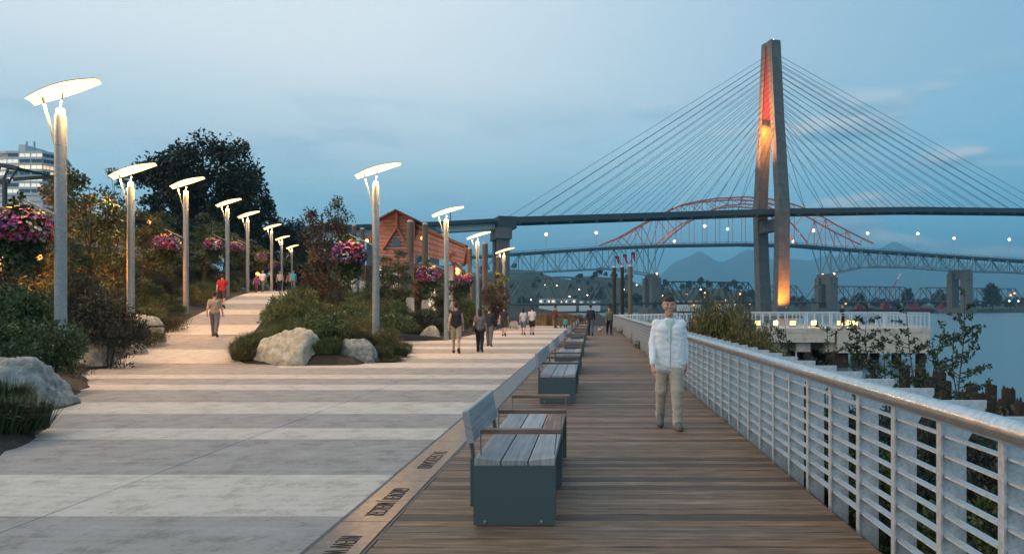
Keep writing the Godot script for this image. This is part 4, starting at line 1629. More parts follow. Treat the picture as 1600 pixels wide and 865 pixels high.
	block(lt, "roof", Vector3(lb0.x - 0.3, lb1.y - 0.6, -54.5), Vector3(lb1.x + 0.3, lb1.y - 0.25, -45.5), M.tower_grey)
	var wx := lb0.x + 0.8
	var wi := 0
	while wx < lb1.x - 1.6:
		var lit: bool = wx < at(85, 0, 46).x
		var wn := block(lt, "window", Vector3(wx, 3.9, -45.98), Vector3(wx + 1.3, 5.6, -45.9), M.lit_window_orange if lit and wi % 4 != 2 else M.dark_glass)
		bar(wn, "frame", Vector3(wx + 0.65, 3.9, -45.88), Vector3(wx + 0.65, 5.6, -45.88), 0.06, 0.05, M.tower_white)
		wx += 1.75
		wi += 1
	var ball := SphereMesh.new()
	ball.radius = 0.17
	ball.height = 0.34
	for q3 in [[2, 408, 26.0, "orange globe lamp glowing among the shrubs at the frame edge"], [58, 402, 31.0, "orange globe lamp glowing through the shrubs just left of the first lamp post"], [233, 347, 56.0, "orange globe lamp behind the second lamp post of the path"], [402, 428, 64.0, "orange globe lamp low beside the top of the path"], [660, 372, 60.0, "small orange globe lamp by the pavilion roof"], [715, 426, 58.0, "orange globe lamp between the dark purple basket and pavilion"]]:
		var p := at(q3[0], q3[1], q3[2])
		var gy := land(p.x, q3[2])
		var gt := thing("globe_lamp", q3[3], "street lamp", Vector3(p.x, gy, p.z), "orange globe lamps")
		bar(gt, "pole", Vector3(p.x, gy, p.z), p, 0.09, 0.09, M.dark_steel)
		put(gt, "globe", ball, M.sodium, Transform3D(Basis.IDENTITY, p), true)
		lamp_point(gt, p, Color(1.0, 0.55, 0.18), 45.0 if q3[0] < 100 else 7.0, 0.15)

	pavilion()


func boards(parent: Node3D, called: String, a: Vector3, b: Vector3, h0: float, h1: float, n: int, out: Vector3, m: Material):
	# horizontal cladding boards on a wall from a to b (feet), from h0 up to h1
	for i in n:
		var y0 := lerpf(h0, h1, float(i) / n)
		var y1 := lerpf(h0, h1, float(i + 1) / n) - 0.02
		var q := Build.new()
		var p0 := Vector3(a.x, y0, a.z) + out * 0.03
		var p1 := Vector3(b.x, y0, b.z) + out * 0.03
		var p2 := Vector3(b.x, y1, b.z)
		var p3 := Vector3(a.x, y1, a.z)
		var u := rng.randf() * 5.0
		var ln := a.distance_to(b) * 0.2
		q.quad(p0, p1, p2, p3, Color.WHITE, Vector2(u, u), Vector2(u + ln, u), Vector2(u + ln, u + 0.12), Vector2(u, u + 0.12))
		put(parent, called, q.mesh(), m, Transform3D.IDENTITY, true)


func timber_bar(parent: Node3D, called: String, a: Vector3, b: Vector3, w: float, dd: float, m: Material):
	# a squared timber with grain along its length
	var xf := bar_xf(a, b, w, dd)
	var ln := a.distance_to(b)
	var q := Build.new()
	q.tube([Vector3.ZERO, Vector3(0, 1, 0)], [0.7071, 0.7071], 4, Color.WHITE, true, ln * 0.3)
	put(parent, called, q.mesh(), m, xf * Transform3D(Basis(Vector3.UP, PI / 4.0), Vector3.ZERO), true)


func pavilion():
	# timber pavilion: a tall gabled bay and a lower roof falling away to the right
	var d := 70.0
	var t := thing("timber_pavilion", "red-brown timber pavilion with gabled bay and long sloping roof", "building", at(640, 0, d) * Vector3(1, 0, 1))
	var l := at(566, 372, d)
	var e0 := at(592, 345, d)
	var pk := at(620, 330, d)
	var e1 := at(648, 344, d)
	var foot := 3.0
	# gable wall boards, clipped to the roof slope
	var n := 15
	var y_low: float = at(0, 415, d).y
	for i in n:
		var y0 := lerpf(y_low, pk.y, float(i) / n)
		var y1 := lerpf(y_low, pk.y, float(i + 1) / n) - 0.025
		var ends := []
		for y in [y0, y1]:
			var xl := e0.x
			var xr := e1.x
			if y > e0.y:
				xl = lerpf(e0.x, pk.x, clampf((y - e0.y) / (pk.y - e0.y), 0.0, 1.0))
			if y > e1.y:
				xr = lerpf(e1.x, pk.x, clampf((y - e1.y) / (pk.y - e1.y), 0.0, 1.0))
			ends.append([xl, xr])
		var q := Build.new()
		var u := rng.randf() * 4.0
		q.quad(Vector3(ends[0][0], y0, -d + 0.03), Vector3(ends[0][1], y0, -d + 0.03), Vector3(ends[1][1], y1, -d), Vector3(ends[1][0], y1, -d), Color.WHITE, Vector2(u, u), Vector2(u + 0.8, u), Vector2(u + 0.8, u + 0.1), Vector2(u, u + 0.1))
		put(t, "board", q.mesh(), M.timber)
		var last: MeshInstance3D = t.get_child(t.get_child_count() - 1)
		last.transform = Transform3D(Basis.IDENTITY, -t.position)
	# side wall of the bay seen at a slant, running back to the right
	var back := at(654, 352, d + 9)
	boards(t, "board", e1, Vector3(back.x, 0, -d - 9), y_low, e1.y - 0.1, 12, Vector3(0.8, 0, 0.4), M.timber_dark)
	# roof planes of the bay
	for q in [[e0, pk, -1.0], [pk, e1, 1.0]]:
		var a: Vector3 = q[0]
		var c: Vector3 = q[1]
		var rb2 := Build.new()
		var up := Vector3(0, 0.18, 0)
		var f := Vector3(0, 0, 0.5)
		var bk := Vector3(0, 0, -12)
		rb2.hexa([a + f, c + f, c + bk, a + bk, a + f + up, c + f + up, c + bk + up, a + bk + up])
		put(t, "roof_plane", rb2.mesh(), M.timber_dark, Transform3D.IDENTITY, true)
	# braces on the gable
	timber_bar(t, "brace", at(619, 357, d - 0.2), at(598, 390, d - 0.2), 0.28, 0.22, M.timber)
	timber_bar(t, "brace", at(621, 357, d - 0.2), at(641, 390, d - 0.2), 0.28, 0.22, M.timber)
	timber_bar(t, "post", at(620, 331, d - 0.2), at(620, 356, d - 0.2), 0.2, 0.2, M.timber)
	# small diamond window under the braces
	var dw := Build.new()
	dw.quad(at(610, 385, d - 0.12), at(626, 385, d - 0.12), at(625, 376, d - 0.12), at(617, 370, d - 0.12))
	put(t, "window", dw.mesh(), M.dark_glass, Transform3D.IDENTITY, true)
	# long roof falling to the right, as boards
	var r0 := at(648, 352, d + 1)
	var r1 := at(729, 386, d - 6)
	for i in 14:
		var a2 := i / 14.0
		var b2 := (i + 0.94) / 14.0
		var q2 := Build.new()
		var lo0 := r0.lerp(r1, 0.0) + Vector3(0, -a2 * 3.0, a2 * 1.5)
		var lo1 := r1 + Vector3(0, -a2 * 1.6, a2 * 1.5)
		var hi0 := r0 + Vector3(0, -b2 * 3.0, b2 * 1.5)
		var hi1 := r1 + Vector3(0, -b2 * 1.6, b2 * 1.5)
		var u2 := rng.randf() * 4.0
		q2.quad(hi0, hi1, lo1, lo0, Color.WHITE, Vector2(u2, u2), Vector2(u2 + 1.5, u2), Vector2(u2 + 1.5, u2 + 0.1), Vector2(u2, u2 + 0.1))
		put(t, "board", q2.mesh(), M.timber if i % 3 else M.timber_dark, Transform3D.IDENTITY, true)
	timber_bar(t, "ridge_beam", r0, r1, 0.3, 0.3, M.timber_dark)
	timber_bar(t, "fascia", at(729, 386, d - 6), at(728, 412, d - 6), 0.4, 0.4, M.timber)
	timber_bar(t, "fascia", at(700, 396, d - 5.5), at(727, 414, d - 5.5), 0.3, 0.3, M.timber)
	timber_bar(t, "brace", at(706, 394, d - 5.6), at(726, 408, d - 5.6), 0.25, 0.25, M.timber)
	timber_bar(t, "brace", at(698, 402, d - 5.6), at(722, 420, d - 5.6), 0.25, 0.25, M.timber)
	# left wing roof
	var lw := Build.new()
	lw.quad(at(566, 378, d), at(592, 378, d), at(592, 360, d), at(572, 368, d))
	put(t, "roof_plane", lw.mesh(), M.timber_dark, Transform3D.IDENTITY, true)
	# ground-floor wall: glazing between timber posts
	var wx := 570.0
	var wi := 0
	while wx < 715.0:
		var a3 := at(wx, 0, d - 1.0)
		var c3 := at(wx + 14.0, 0, d - 1.0)
		var m: Material = [M.dark_glass, M.lit_window, M.dark_glass, M.tower_white, M.dark_glass, M.hull_red][wi % 6]
		var g := Build.new()
		g.quad(Vector3(a3.x + 0.1, 0.2, a3.z), Vector3(c3.x - 0.1, 0.2, a3.z), Vector3(c3.x - 0.1, y_low - 0.05, a3.z), Vector3(a3.x + 0.1, y_low - 0.05, a3.z))
		put(t, "glazing", g.mesh(), m, Transform3D.IDENTITY, true)
		timber_bar(t, "post", Vector3(a3.x, 0, a3.z), Vector3(a3.x, y_low, a3.z), 0.2, 0.2, M.timber)
		wx += 14.0
		wi += 1
	for q4 in [[573, 376], [664, 393]]:
		var ball := SphereMesh.new()
		ball.radius = 0.16
		ball.height = 0.32
		put(t, "eave_lamp", ball, M.warm_dot, Transform3D(Basis.IDENTITY, at(q4[0], q4[1], d - 1.5)), true)
		lamp_point(t, at(q4[0], q4[1], d - 1.5), Color(1.0, 0.7, 0.4), 3.0, 0.15)


# ------------------------------------------------------------------ timber pilings
func piling(x: float, top_y: float, d: float, r: float, label: String, sleeve := true, dark := false):
	var top := at(x, top_y, d)
	var gy := land(top.x, d) if top.x < 2.0 else WATER_Y - 1.0
	var t := thing("timber_piling", label, "piling", Vector3(top.x, gy, top.z), "upright timber pilings")
	var b := Build.new()
	var h := top.y - gy
	b.tube([Vector3(0, 0, 0), Vector3(0.02, h * 0.4, 0), Vector3(-0.01, h * 0.75, 0.01), Vector3(0, h, 0)], [r * 1.05, r * 1.02, r, r * 0.97], 12, Color.WHITE, true, 0.4)
	put(t, "log", b.mesh(), M.log_dark if dark else M.log)
	var cb := Build.new()
	cb.tube([Vector3(0, h, 0), Vector3(0, h + 0.1, 0), Vector3(0, h + 0.16, 0)], [r * 0.92, r * 0.9, r * 0.5], 12)
	put(t, "cap", cb.mesh(), M.log_cap)
	if sleeve:
		var sb2 := Build.new()
		sb2.tube([Vector3(0, 0, 0), Vector3(0, minf(h * 0.3, 1.7), 0)], [r * 1.2, r * 1.2], 12)
		put(t, "sleeve", sb2.mesh(), M.sleeve)


func build_pilings():
	piling(641, 347, 48, 0.23, "tall timber piling in front of the pavilion's gable")
	piling(664, 351, 52, 0.22, "timber piling just right of the gable, second of that pair")
	piling(553, 353, 66, 0.22, "timber piling behind the purple and white basket, left of the pair")
	piling(566, 358, 67, 0.22, "timber piling behind the purple and white basket, right of the pair")
	piling(734, 389, 62, 0.2, "slim timber piling at the low end of the pavilion roof")
	piling(758, 381, 58, 0.24, "timber piling with pale sleeve in front of the concrete bridge pier")
	piling(778, 402, 66, 0.2, "timber piling behind the farthest plaza lamp")
	piling(960, 418, 64, 0.17, "leftmost of three dark pilings beyond the boardwalk end", true, true)
	piling(972.5, 417, 65, 0.17, "middle of three dark pilings beyond the boardwalk end", true, true)
	piling(985, 416, 63, 0.2, "rightmost of three pilings beyond the boardwalk end, thickest", true, false)
	for q in [[965, 402, 413, "leftmost of three dark red wind socks above the pilings"], [977, 399, 411, "middle of three dark red wind socks above the pilings"], [990, 396, 409, "rightmost of three dark red wind socks above the pilings"]]:
		var a := at(q[0], q[1], 70)
		var c := at(q[0] + 2.5, q[2], 70)
		var t := thing("wind_sock", q[3], "wind sock", Vector3(a.x - 0.2, land(a.x, 70), a.z), "red wind socks")
		bar(t, "pole", Vector3(a.x - 0.2, land(a.x, 70), a.z), Vector3(a.x - 0.2, a.y + 0.05, a.z), 0.05, 0.05, M.dark_steel)
		var hd := Build.new()
		hd.tube([a + Vector3(-0.22, 0, 0) - t.position, a - t.position, a + Vector3(0.12, -0.1, 0) - t.position], [0.14, 0.17, 0.15], 10)
		put(t, "ring", hd.mesh(), M.dark_steel)
		var sk := Build.new()
		sk.tube([a + Vector3(0.02, -0.06, 0.02) - t.position, a.lerp(c, 0.5) - t.position, c - t.position], [0.15, 0.12, 0.05], 10)
		put(t, "sock", sk.mesh(), M.sock_red)
	# broken stumps of an old wharf in the water, right of the railing
	var g := RandomNumberGenerator.new()
	g.seed = 77
	var stumps := [[1455, 588, 16, 0.14], [1480, 594, 17, 0.13], [1512, 613, 15.5, 0.13], [1520, 599, 18, 0.13], [1532, 614, 14.5, 0.14], [1546, 600, 18.5, 0.14], [1572, 624, 14, 0.13], [1581, 606, 17, 0.15], [1596, 628, 13.6, 0.16], [1468, 580, 21, 0.18], [1440, 575, 22, 0.17], [1415, 572, 22, 0.16]]
	var where := ["left of the leafy saplings", "under the first sapling", "between the saplings", "tall, between the saplings", "short, at the sapling's foot", "tall, just right of the sapling", "short, right of the saplings", "tall, right of the saplings", "at the right edge of the view", "behind the first sapling", "behind the leaning bush", "farthest, by the pier"]
	for i in stumps.size():
		var q: Array = stumps[i]
		var p := at(q[0], q[1], q[2])
		var t := thing("wharf_stump", "dark rotten wharf stump " + where[i], "piling", Vector3(p.x, WATER_Y - 0.6, p.z), "old wharf stumps in the water")
		var b := Build.new()
		var h := p.y - WATER_Y + 0.6
		var lean := Vector3(g.randfn() * 0.03, 0, g.randfn() * 0.03)
		b.tube([Vector3.ZERO, lean * 0.5 + Vector3(0, h * 0.5, 0), lean + Vector3(0, h - 0.06, 0), lean + Vector3(0.01, h, 0.0)], [q[3] * 1.1, q[3] * 1.05, q[3], q[3] * 0.85], 11, Color.WHITE, true, 0.4)
		put(t, "log", b.mesh(), M.log_dark)
		var sp := Build.new()
		for k in 3:
			var a2 := g.randf() * TAU
			var o := lean + Vector3(cos(a2) * q[3] * 0.6, h - 0.02, sin(a2) * q[3] * 0.6)
			sp.tube([o, o + Vector3(0, g.randf_range(0.04, 0.12), 0)], [0.035, 0.012], 5)
		put(t, "splinters", sp.mesh(), M.log_dark)


# ------------------------------------------------------------------ pier on the right
func build_pier():
	var d0 := 50.0
	var d1 := 60.0
	var y := 0.22
	var xa := at(1176, 0, d0).x
	var xb := at(1456, 0, d0).x
	var t := thing("river_pier", "white concrete river pier with steel railing and low warm lamps", "pier", Vector3((xa + xb) / 2.0, WATER_Y, -55))
	block(t, "deck", Vector3(xa, y - 0.3, -d1), Vector3(xb, y, -d0), M.white_concrete)
	block(t, "fascia_beam", Vector3(xa + 0.1, y - 1.0, -d0 - 0.5), Vector3(at(1305, 0, d0).x, y - 0.304, -d0 - 0.02), M.white_concrete)
	block(t, "fascia_beam", Vector3(at(1309, 0, d0).x, y - 1.75, -d0 - 0.5), Vector3(xb - 0.1, y - 0.304, -d0 - 0.02), M.white_concrete)
	for q in [1212, 1260, 1306]:
		block(t, "bent_cap", Vector3(at(q, 0, d0).x - 0.5, y - 1.7, -d1 + 0.5), Vector3(at(q, 0, d0).x + 0.5, y - 0.31, -d0 - 0.6), M.white_concrete)
	for q in [1215, 1268, 1318, 1356, 1410, 1448]:
		for dz in [0.9, 5.0, 9.0]:
			var p := at(q, 0, d0)
			bar(t, "pile", Vector3(p.x, WATER_Y - 1.5, -d0 - dz), Vector3(p.x, y - 1.0, -d0 - dz), 0.5 if q != 1318 else 1.2, 0.5, M.log_dark)
	# railing round the deck
	var rim := [Vector3(xa, y, -d0 - 0.1), Vector3(xb - 0.1, y, -d0 - 0.1), Vector3(xb - 0.1, y, -d1 + 0.1), Vector3(xa, y, -d1 + 0.1)]
	for i in 3:
		var a: Vector3 = rim[i]
		var b: Vector3 = rim[i + 1]
		bar(t, "top_rail", a + Vector3(0, 1.1, 0), b + Vector3(0, 1.1, 0), 0.1, 0.08, M.galvanized)
		bar(t, "mid_rail", a + Vector3(0, 0.12, 0), b + Vector3(0, 0.12, 0), 0.05, 0.05, M.galvanized)
		bar(t, "mid_rail", a + Vector3(0, 0.92, 0), b + Vector3(0, 0.92, 0), 0.04, 0.04, M.galvanized)
		var n := int(a.distance_to(b) / 0.62)
		for k in n + 1:
			var p2 := a.lerp(b, float(k) / n)
			bar(t, "baluster", p2, p2 + Vector3(0, 1.1, 0), 0.12 if k % 3 == 0 else 0.07, 0.05, M.galvanized)
	# low box lamps on the deck, burning
	var spots := [1088, 1102, 1156, 1184, 1213, 1239, 1272, 1313, 1325, 1337]
	for i in spots.size():
		var wide: bool = spots[i] > 1300
		var lp := at(spots[i], 506, d0 + 3.0)
		lp.y = y + 0.3
		var b2 := block(t, "lamp_housing", lp + Vector3(-0.2, -0.29, -0.14), lp + Vector3(0.2, -0.16, 0.14), M.dark_steel)
		block(b2, "lamp_lens", lp + Vector3(-0.17, -0.158, -0.12), lp + Vector3(0.17, 0.2, 0.12), M.pier_light)
		block(b2, "lamp_cover", lp + Vector3(-0.22, 0.202, -0.16), lp + Vector3(0.22, 0.25, 0.16), M.dark_steel)
		if i % 2 == 0:
			lamp_point(t, lp + Vector3(0, 0.05, 0.22), Color(1.0, 0.7, 0.3), 1.2, 0.1)
	# walkway back to the boardwalk, with its railing
	var w0 := Vector3(2.1, 0.0, -57)
	var w1 := Vector3(xa, y, -55)
	var wt := thing("walkway", "narrow railed walkway from the boardwalk end to the pier", "walkway", Vector3(6, -1, -57))
	bar(wt, "deck", w0 + Vector3(0, -0.2, 0), w1 + Vector3(-0.02, -0.2, 0), 3.0, 0.3, M.white_concrete)
	for zz in [1.5, -1.5]:
		bar(wt, "top_rail", w0 + Vector3(0, 1.08, zz), w1 + Vector3(-0.05, 1.08, zz), 0.09, 0.07, M.galvanized)
		bar(wt, "mid_rail", w0 + Vector3(0, 0.12, zz), w1 + Vector3(-0.05, 0.12, zz), 0.05, 0.05, M.galvanized)
		for k in 17:
			var p3 := w0.lerp(w1, k / 16.5) + Vector3(0, 0, zz)
			bar(wt, "baluster", p3 + Vector3(0, -0.05, 0), p3 + Vector3(0, 1.08, 0), 0.09, 0.05, M.galvanized)
	for k in 4:
		var p4 := w0.lerp(w1, (k + 0.5) / 4.0)
		bar(wt, "pile", Vector3(p4.x, WATER_Y - 1.5, p4.z), Vector3(p4.x, -0.3, p4.z), 0.45, 0.45, M.log_dark)
	# picnic table where the child sits
	var pt := thing("picnic_table", "low timber picnic table at the far end of the plaza", "table", Vector3(-1.95, 0, -60))
	var o := pt.position
	for k in 4:
		bar(pt, "table_board", o + Vector3(-0.9, 0.72, -0.3 + k * 0.2), o + Vector3(0.9, 0.72, -0.3 + k * 0.2), 0.18, 0.04, M.bench_wood_brown)
	for s in [-0.62, 0.62]:
		bar(pt, "bench_board", o + Vector3(-0.9, 0.44, s), o + Vector3(0.9, 0.44, s), 0.24, 0.04, M.bench_wood_brown)
		for x in [-0.65, 0.65]:
			bar(pt, "leg", o + Vector3(x, 0.0, s), o + Vector3(x, 0.7, s * 0.35), 0.09, 0.05, M.bench_wood_brown)


# ------------------------------------------------------------------ plants
func shrub_mesh(sd: int, n: int, rx: float, h: float, ln: float, w: float, c0: Color, c1: Color, clumps := 26, reach := 0.34, rise_bias := 0.25) -> ArrayMesh:
	# leaf-sized faces gathered in clumps through an uneven dome; origin at the foot
	var g := RandomNumberGenerator.new()
	g.seed = sd
	var b := Build.new()
	var centres := []
	for i in clumps:
		var d := Vector3(g.randfn(), absf(g.randfn()) * 0.9 - 0.15, g.randfn()).normalized()
		var q := d * pow(g.randf(), 0.4) * 0.82
		centres.append([Vector3(q.x * rx, h * 0.42 + q.y * h * 0.58, q.z * rx), g.randf_range(0.6, 1.25), c0.lerp(c1, g.randf())])
	for i in n:
		var cl: Array = centres[g.randi() % clumps]
		var off := Vector3(g.randfn(), g.randfn(), g.randfn()).normalized() * pow(g.randf(), 0.45)
		var p: Vector3 = cl[0] + off * reach * rx * cl[1]
		if p.y < 0.02:
			p.y = 0.02 + g.randf() * 0.1 * h
		var dirn := (off + Vector3(g.randfn(), g.randfn(), g.randfn()) * 0.55 + Vector3(0, rise_bias, 0)).normalized()
		var c: Color = cl[2].lerp(c1, g.randf() * 0.35) * g.randf_range(0.7, 1.3)
		c.a = 1.0
		leaf(b, p, dirn, ln * g.randf_range(0.7, 1.3), w * g.randf_range(0.7, 1.2), c, g)
	return b.mesh()


func stems_mesh(sd: int, rx: float, h: float, n: int, r: float) -> ArrayMesh:
	var g := RandomNumberGenerator.new()
	g.seed = sd
	var b := Build.new()
	for i in n:
		var a := g.randf() * TAU
		var q := g.randf_range(0.3, 0.85)
		var tip := Vector3(cos(a) * rx * q, h * g.randf_range(0.55, 0.9), sin(a) * rx * q)
		b.tube([Vector3(cos(a) * 0.04, -0.1, sin(a) * 0.04), tip * Vector3(0.35, 0.55, 0.35), tip], [r, r * 0.75, r * 0.3], 5)
	return b.mesh()


func blades_mesh(sd: int, n: int, rx: float, h: float, w: float, c0: Color, c1: Color, droop := 0.5) -> ArrayMesh:
	var g := RandomNumberGenerator.new()
	g.seed = sd
	var b := Build.new()
	for i in n:
		var a := g.randf() * TAU
		var q := sqrt(g.randf()) * rx * 0.45
		var p := Vector3(cos(a) * q, 0, sin(a) * q)
		var o := Vector3(cos(a + g.randfn() * 0.5), 0, sin(a + g.randfn() * 0.5))
		var hh := h * g.randf_range(0.55, 1.1)
		var lean := rx * g.randf_range(0.1, 0.8) * (0.3 + q / rx)
		var side := Vector3(-o.z, 0, o.x) * w
		var c := c0.lerp(c1, g.randf())
		var m := p + o * lean * 0.4 + Vector3(0, hh * 0.65, 0)
		var e := p + o * lean + Vector3(0, hh * (1.0 - droop * lean / rx), 0)
		b.quad(p - side, p + side, m + side * 0.8, m - side * 0.8, c)
		b.tri(m - side * 0.8, m + side * 0.8, e, c)
	return b.mesh()


func tree_meshes(sd: int, height: float, r0: float, rx: float, crown_lo: float, clumps: int, n: int, ln: float, w: float, c0: Color, c1: Color, reach := 0.3) -> Array:
	# tapered trunk with limbs reaching to the leaf clumps of the crown
	var g := RandomNumberGenerator.new()
	g.seed = sd
	var wood := Build.new()
	var b := Build.new()
	var bend := Vector3(g.randfn(), 0, g.randfn()) * height * 0.02
	var spine := [Vector3(0, -0.2, 0), bend * 0.5 + Vector3(0, height * 0.3, 0), bend + Vector3(0, height * 0.6, 0), bend * 0.7 + Vector3(0, height * 0.88, 0)]
	wood.tube(spine, [r0, r0 * 0.75, r0 * 0.45, r0 * 0.12], 8, Color.WHITE, true, 0.4)
	var ch := height - crown_lo
	var centres := []
	for i in clumps:
		var d := Vector3(g.randfn(), g.randfn(), g.randfn()).normalized() * pow(g.randf(), 0.35)
		var c := Vector3(d.x * rx * 0.84, crown_lo + ch * (0.5 + d.y * 0.45), d.z * rx * 0.84)
		centres.append([c, g.randf_range(0.55, 1.25), c0.lerp(c1, g.randf())])
		if i % 2 == 0:
			var from := Vector3(bend.x * 0.7, clampf(c.y - ch * 0.3, crown_lo * 0.6, height * 0.8), bend.z * 0.7)
			wood.tube([from, from.lerp(c, 0.5) + Vector3(0, ch * 0.04, 0), c], [r0 * 0.3, r0 * 0.18, r0 * 0.05], 5, Color.WHITE, false)
	for i in n:
		var cl: Array = centres[g.randi() % clumps]
		var off := Vector3(g.randfn(), g.randfn() * 0.8, g.randfn()).normalized() * pow(g.randf(), 0.5)
		var p: Vector3 = cl[0] + off * reach * rx * cl[1]
		var dirn := (off + Vector3(g.randfn(), g.randfn(), g.randfn()) * 0.7).normalized()
		var c: Color = cl[2] * g.randf_range(0.65, 1.35)
		c.a = 1.0
		leaf(b, p, dirn, ln * g.randf_range(0.7, 1.3), w * g.randf_range(0.7, 1.2), c, g)
	return [wood.mesh(), b.mesh()]


func sapling_meshes(sd: int, h: float, n_branch: int, c0: Color, c1: Color) -> Array:
	# thin shoot with a few side branches and single leaves along them
	var g := RandomNumberGenerator.new()
	g.seed = sd
	var wood := Build.new()
	var b := Build.new()
	var lean := Vector3(g.randfn() * 0.08, 0, g.randfn() * 0.05) * h
	var spine := []
	for i in 6:
		var t := i / 5.0
		spine.append(Vector3(lean.x * t * t, h * t, lean.z * t) + Vector3(g.randfn(), 0, g.randfn()) * 0.025 * h * t)
	wood.tube(spine, [0.022, 0.019, 0.015, 0.011, 0.007, 0.003], 6)
	for i in n_branch:
		var t := g.randf_range(0.3, 0.97)
		var k := int(t * 5.0)
		var p0: Vector3 = spine[k].lerp(spine[mini(k + 1, 5)], t * 5.0 - k)
		var a := g.randf() * TAU
		var bl := h * g.randf_range(0.12, 0.3) * (1.25 - t)
		var dirn := Vector3(cos(a), g.randf_range(0.15, 0.8), sin(a)).normalized()
		var p1 := p0 + dirn * bl * 0.5 + Vector3(0, -0.01, 0)
		var p2 := p0 + dirn * bl + Vector3(0, g.randf_range(-0.05, 0.08), 0)
		wood.tube([p0, p1, p2], [0.008, 0.005, 0.002], 5, Color.WHITE, false)
		var m := int(12 + bl * 42)
		for j in m:
			var q := g.randf_range(0.2, 1.05)
			var pp := p0.lerp(p2, q)
			var ld := (dirn * 0.5 + Vector3(g.randfn(), g.randfn() - 0.2, g.randfn()) * 0.8).normalized()
			leaf(b, pp, ld, g.randf_range(0.05, 0.09), g.randf_range(0.014, 0.023), c0.lerp(c1, g.randf()), g)
	return [wood.mesh(), b.mesh()]


var lib := {}


func plant_library():
	var green0 := Color(0.026, 0.052, 0.018)
	var green1 := Color(0.085, 0.125, 0.036)
	var olive0 := Color(0.05, 0.055, 0.016)
	var olive1 := Color(0.14, 0.13, 0.04)
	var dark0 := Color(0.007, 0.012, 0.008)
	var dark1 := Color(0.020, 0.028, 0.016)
	var brown0 := Color(0.040, 0.022, 0.014)
	var brown1 := Color(0.095, 0.060, 0.032)
	lib.broad = [stems_mesh(1, 0.9, 1.4, 9, 0.018), shrub_mesh(11, 5200, 0.9, 1.5, 0.075, 0.024, green0, green1, 34, 0.30)]
	lib.broad2 = [stems_mesh(2, 0.9, 1.4, 9, 0.018), shrub_mesh(12, 4600, 0.9, 1.4, 0.09, 0.026, Color(0.032, 0.052, 0.016), Color(0.11, 0.145, 0.042), 30, 0.32)]
	lib.olive = [stems_mesh(3, 0.9, 1.2, 9, 0.015), shrub_mesh(13, 5200, 0.9, 1.3, 0.075, 0.014, olive0, olive1, 36, 0.30, 0.5)]
	lib.dark = [stems_mesh(4, 0.9, 1.6, 7, 0.02), shrub_mesh(14, 6500, 0.9, 1.7, 0.085, 0.013, dark0, dark1, 40, 0.28, 0.35)]
	lib.heather = [stems_mesh(5, 0.9, 0.6, 6, 0.012), shrub_mesh(15, 4200, 1.0, 0.75, 0.075, 0.010, Color(0.028, 0.034, 0.012), Color(0.09, 0.062, 0.03), 40, 0.26, 0.9)]
	lib.fresh = [stems_mesh(6, 0.9, 1.1, 8, 0.014), shrub_mesh(16, 4800, 0.9, 1.2, 0.10, 0.015, Color(0.045, 0.07, 0.02), Color(0.15, 0.175, 0.06), 38, 0.27, 0.9)]
	lib.tuft = [null, blades_mesh(21, 900, 0.6, 0.5, 0.006, Color(0.012, 0.025, 0.006), Color(0.06, 0.085, 0.02), 0.75)]
	lib.sedge = [null, blades_mesh(23, 2600, 1.15, 0.62, 0.007, Color(0.035, 0.05, 0.014), Color(0.15, 0.125, 0.05), 0.9)]
	lib.sedge2 = [null, blades_mesh(24, 2600, 1.15, 0.6, 0.007, Color(0.03, 0.055, 0.014), Color(0.10, 0.13, 0.035), 0.9)]
	lib.tall_grass = [null, blades_mesh(22, 700, 0.5, 1.15, 0.011, Color(0.14, 0.10, 0.05), Color(0.34, 0.26, 0.14), 0.4)]
	lib.birch = tree_meshes(31, 6.0, 0.06, 1.15, 1.0, 34, 3600, 0.13, 0.042, Color(0.045, 0.062, 0.02), Color(0.13, 0.14, 0.042), 0.26)
	lib.birch2 = tree_meshes(32, 6.0, 0.055, 0.9, 0.8, 40, 3000, 0.13, 0.04, Color(0.038, 0.06, 0.02), Color(0.11, 0.125, 0.038), 0.28)
	lib.russet = tree_meshes(33, 6.0, 0.09, 1.35, 0.2, 60, 7000, 0.12, 0.034, brown0, brown1, 0.26)
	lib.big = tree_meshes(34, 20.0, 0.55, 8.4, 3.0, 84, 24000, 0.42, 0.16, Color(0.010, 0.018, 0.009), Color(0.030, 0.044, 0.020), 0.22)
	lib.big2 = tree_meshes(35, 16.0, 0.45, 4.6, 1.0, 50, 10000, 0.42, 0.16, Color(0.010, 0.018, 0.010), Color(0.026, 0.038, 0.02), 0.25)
	lib.far = tree_meshes(36, 18.0, 0.5, 8.0, 0.5, 26, 1500, 1.5, 0.7, Color(0.014, 0.024, 0.013), Color(0.034, 0.05, 0.026), 0.3)
	for i in 4:
		lib["sapling%d" % i] = sapling_meshes(40 + i, 3.4, [20, 26, 17, 30][i], Color(0.016, 0.034, 0.016), Color(0.055, 0.085, 0.035))


func plant(called: String, kind: String, label: String, category: String, pos: Vector3, sx: float, sy: float, turn: float, group := "") -> Node3D:
	var t := thing(called, label, category, pos, group)
	var xf := Transform3D(Basis(Vector3.UP, turn).scaled(Vector3(sx, sy, sx)), Vector3.ZERO)
	var k: Array = lib[kind]
	var wooden: bool = called.ends_with("tree") or called.ends_with("sapling")
	if k[0]:
		put(t, "trunk" if wooden else "stems", k[0], M.stem, xf)
	put(t, "crown" if wooden else "foliage", k[1], M.grass_blade if kind in ["tuft", "tall_grass", "sedge", "sedge2"] else M.leaf, xf)
	return t


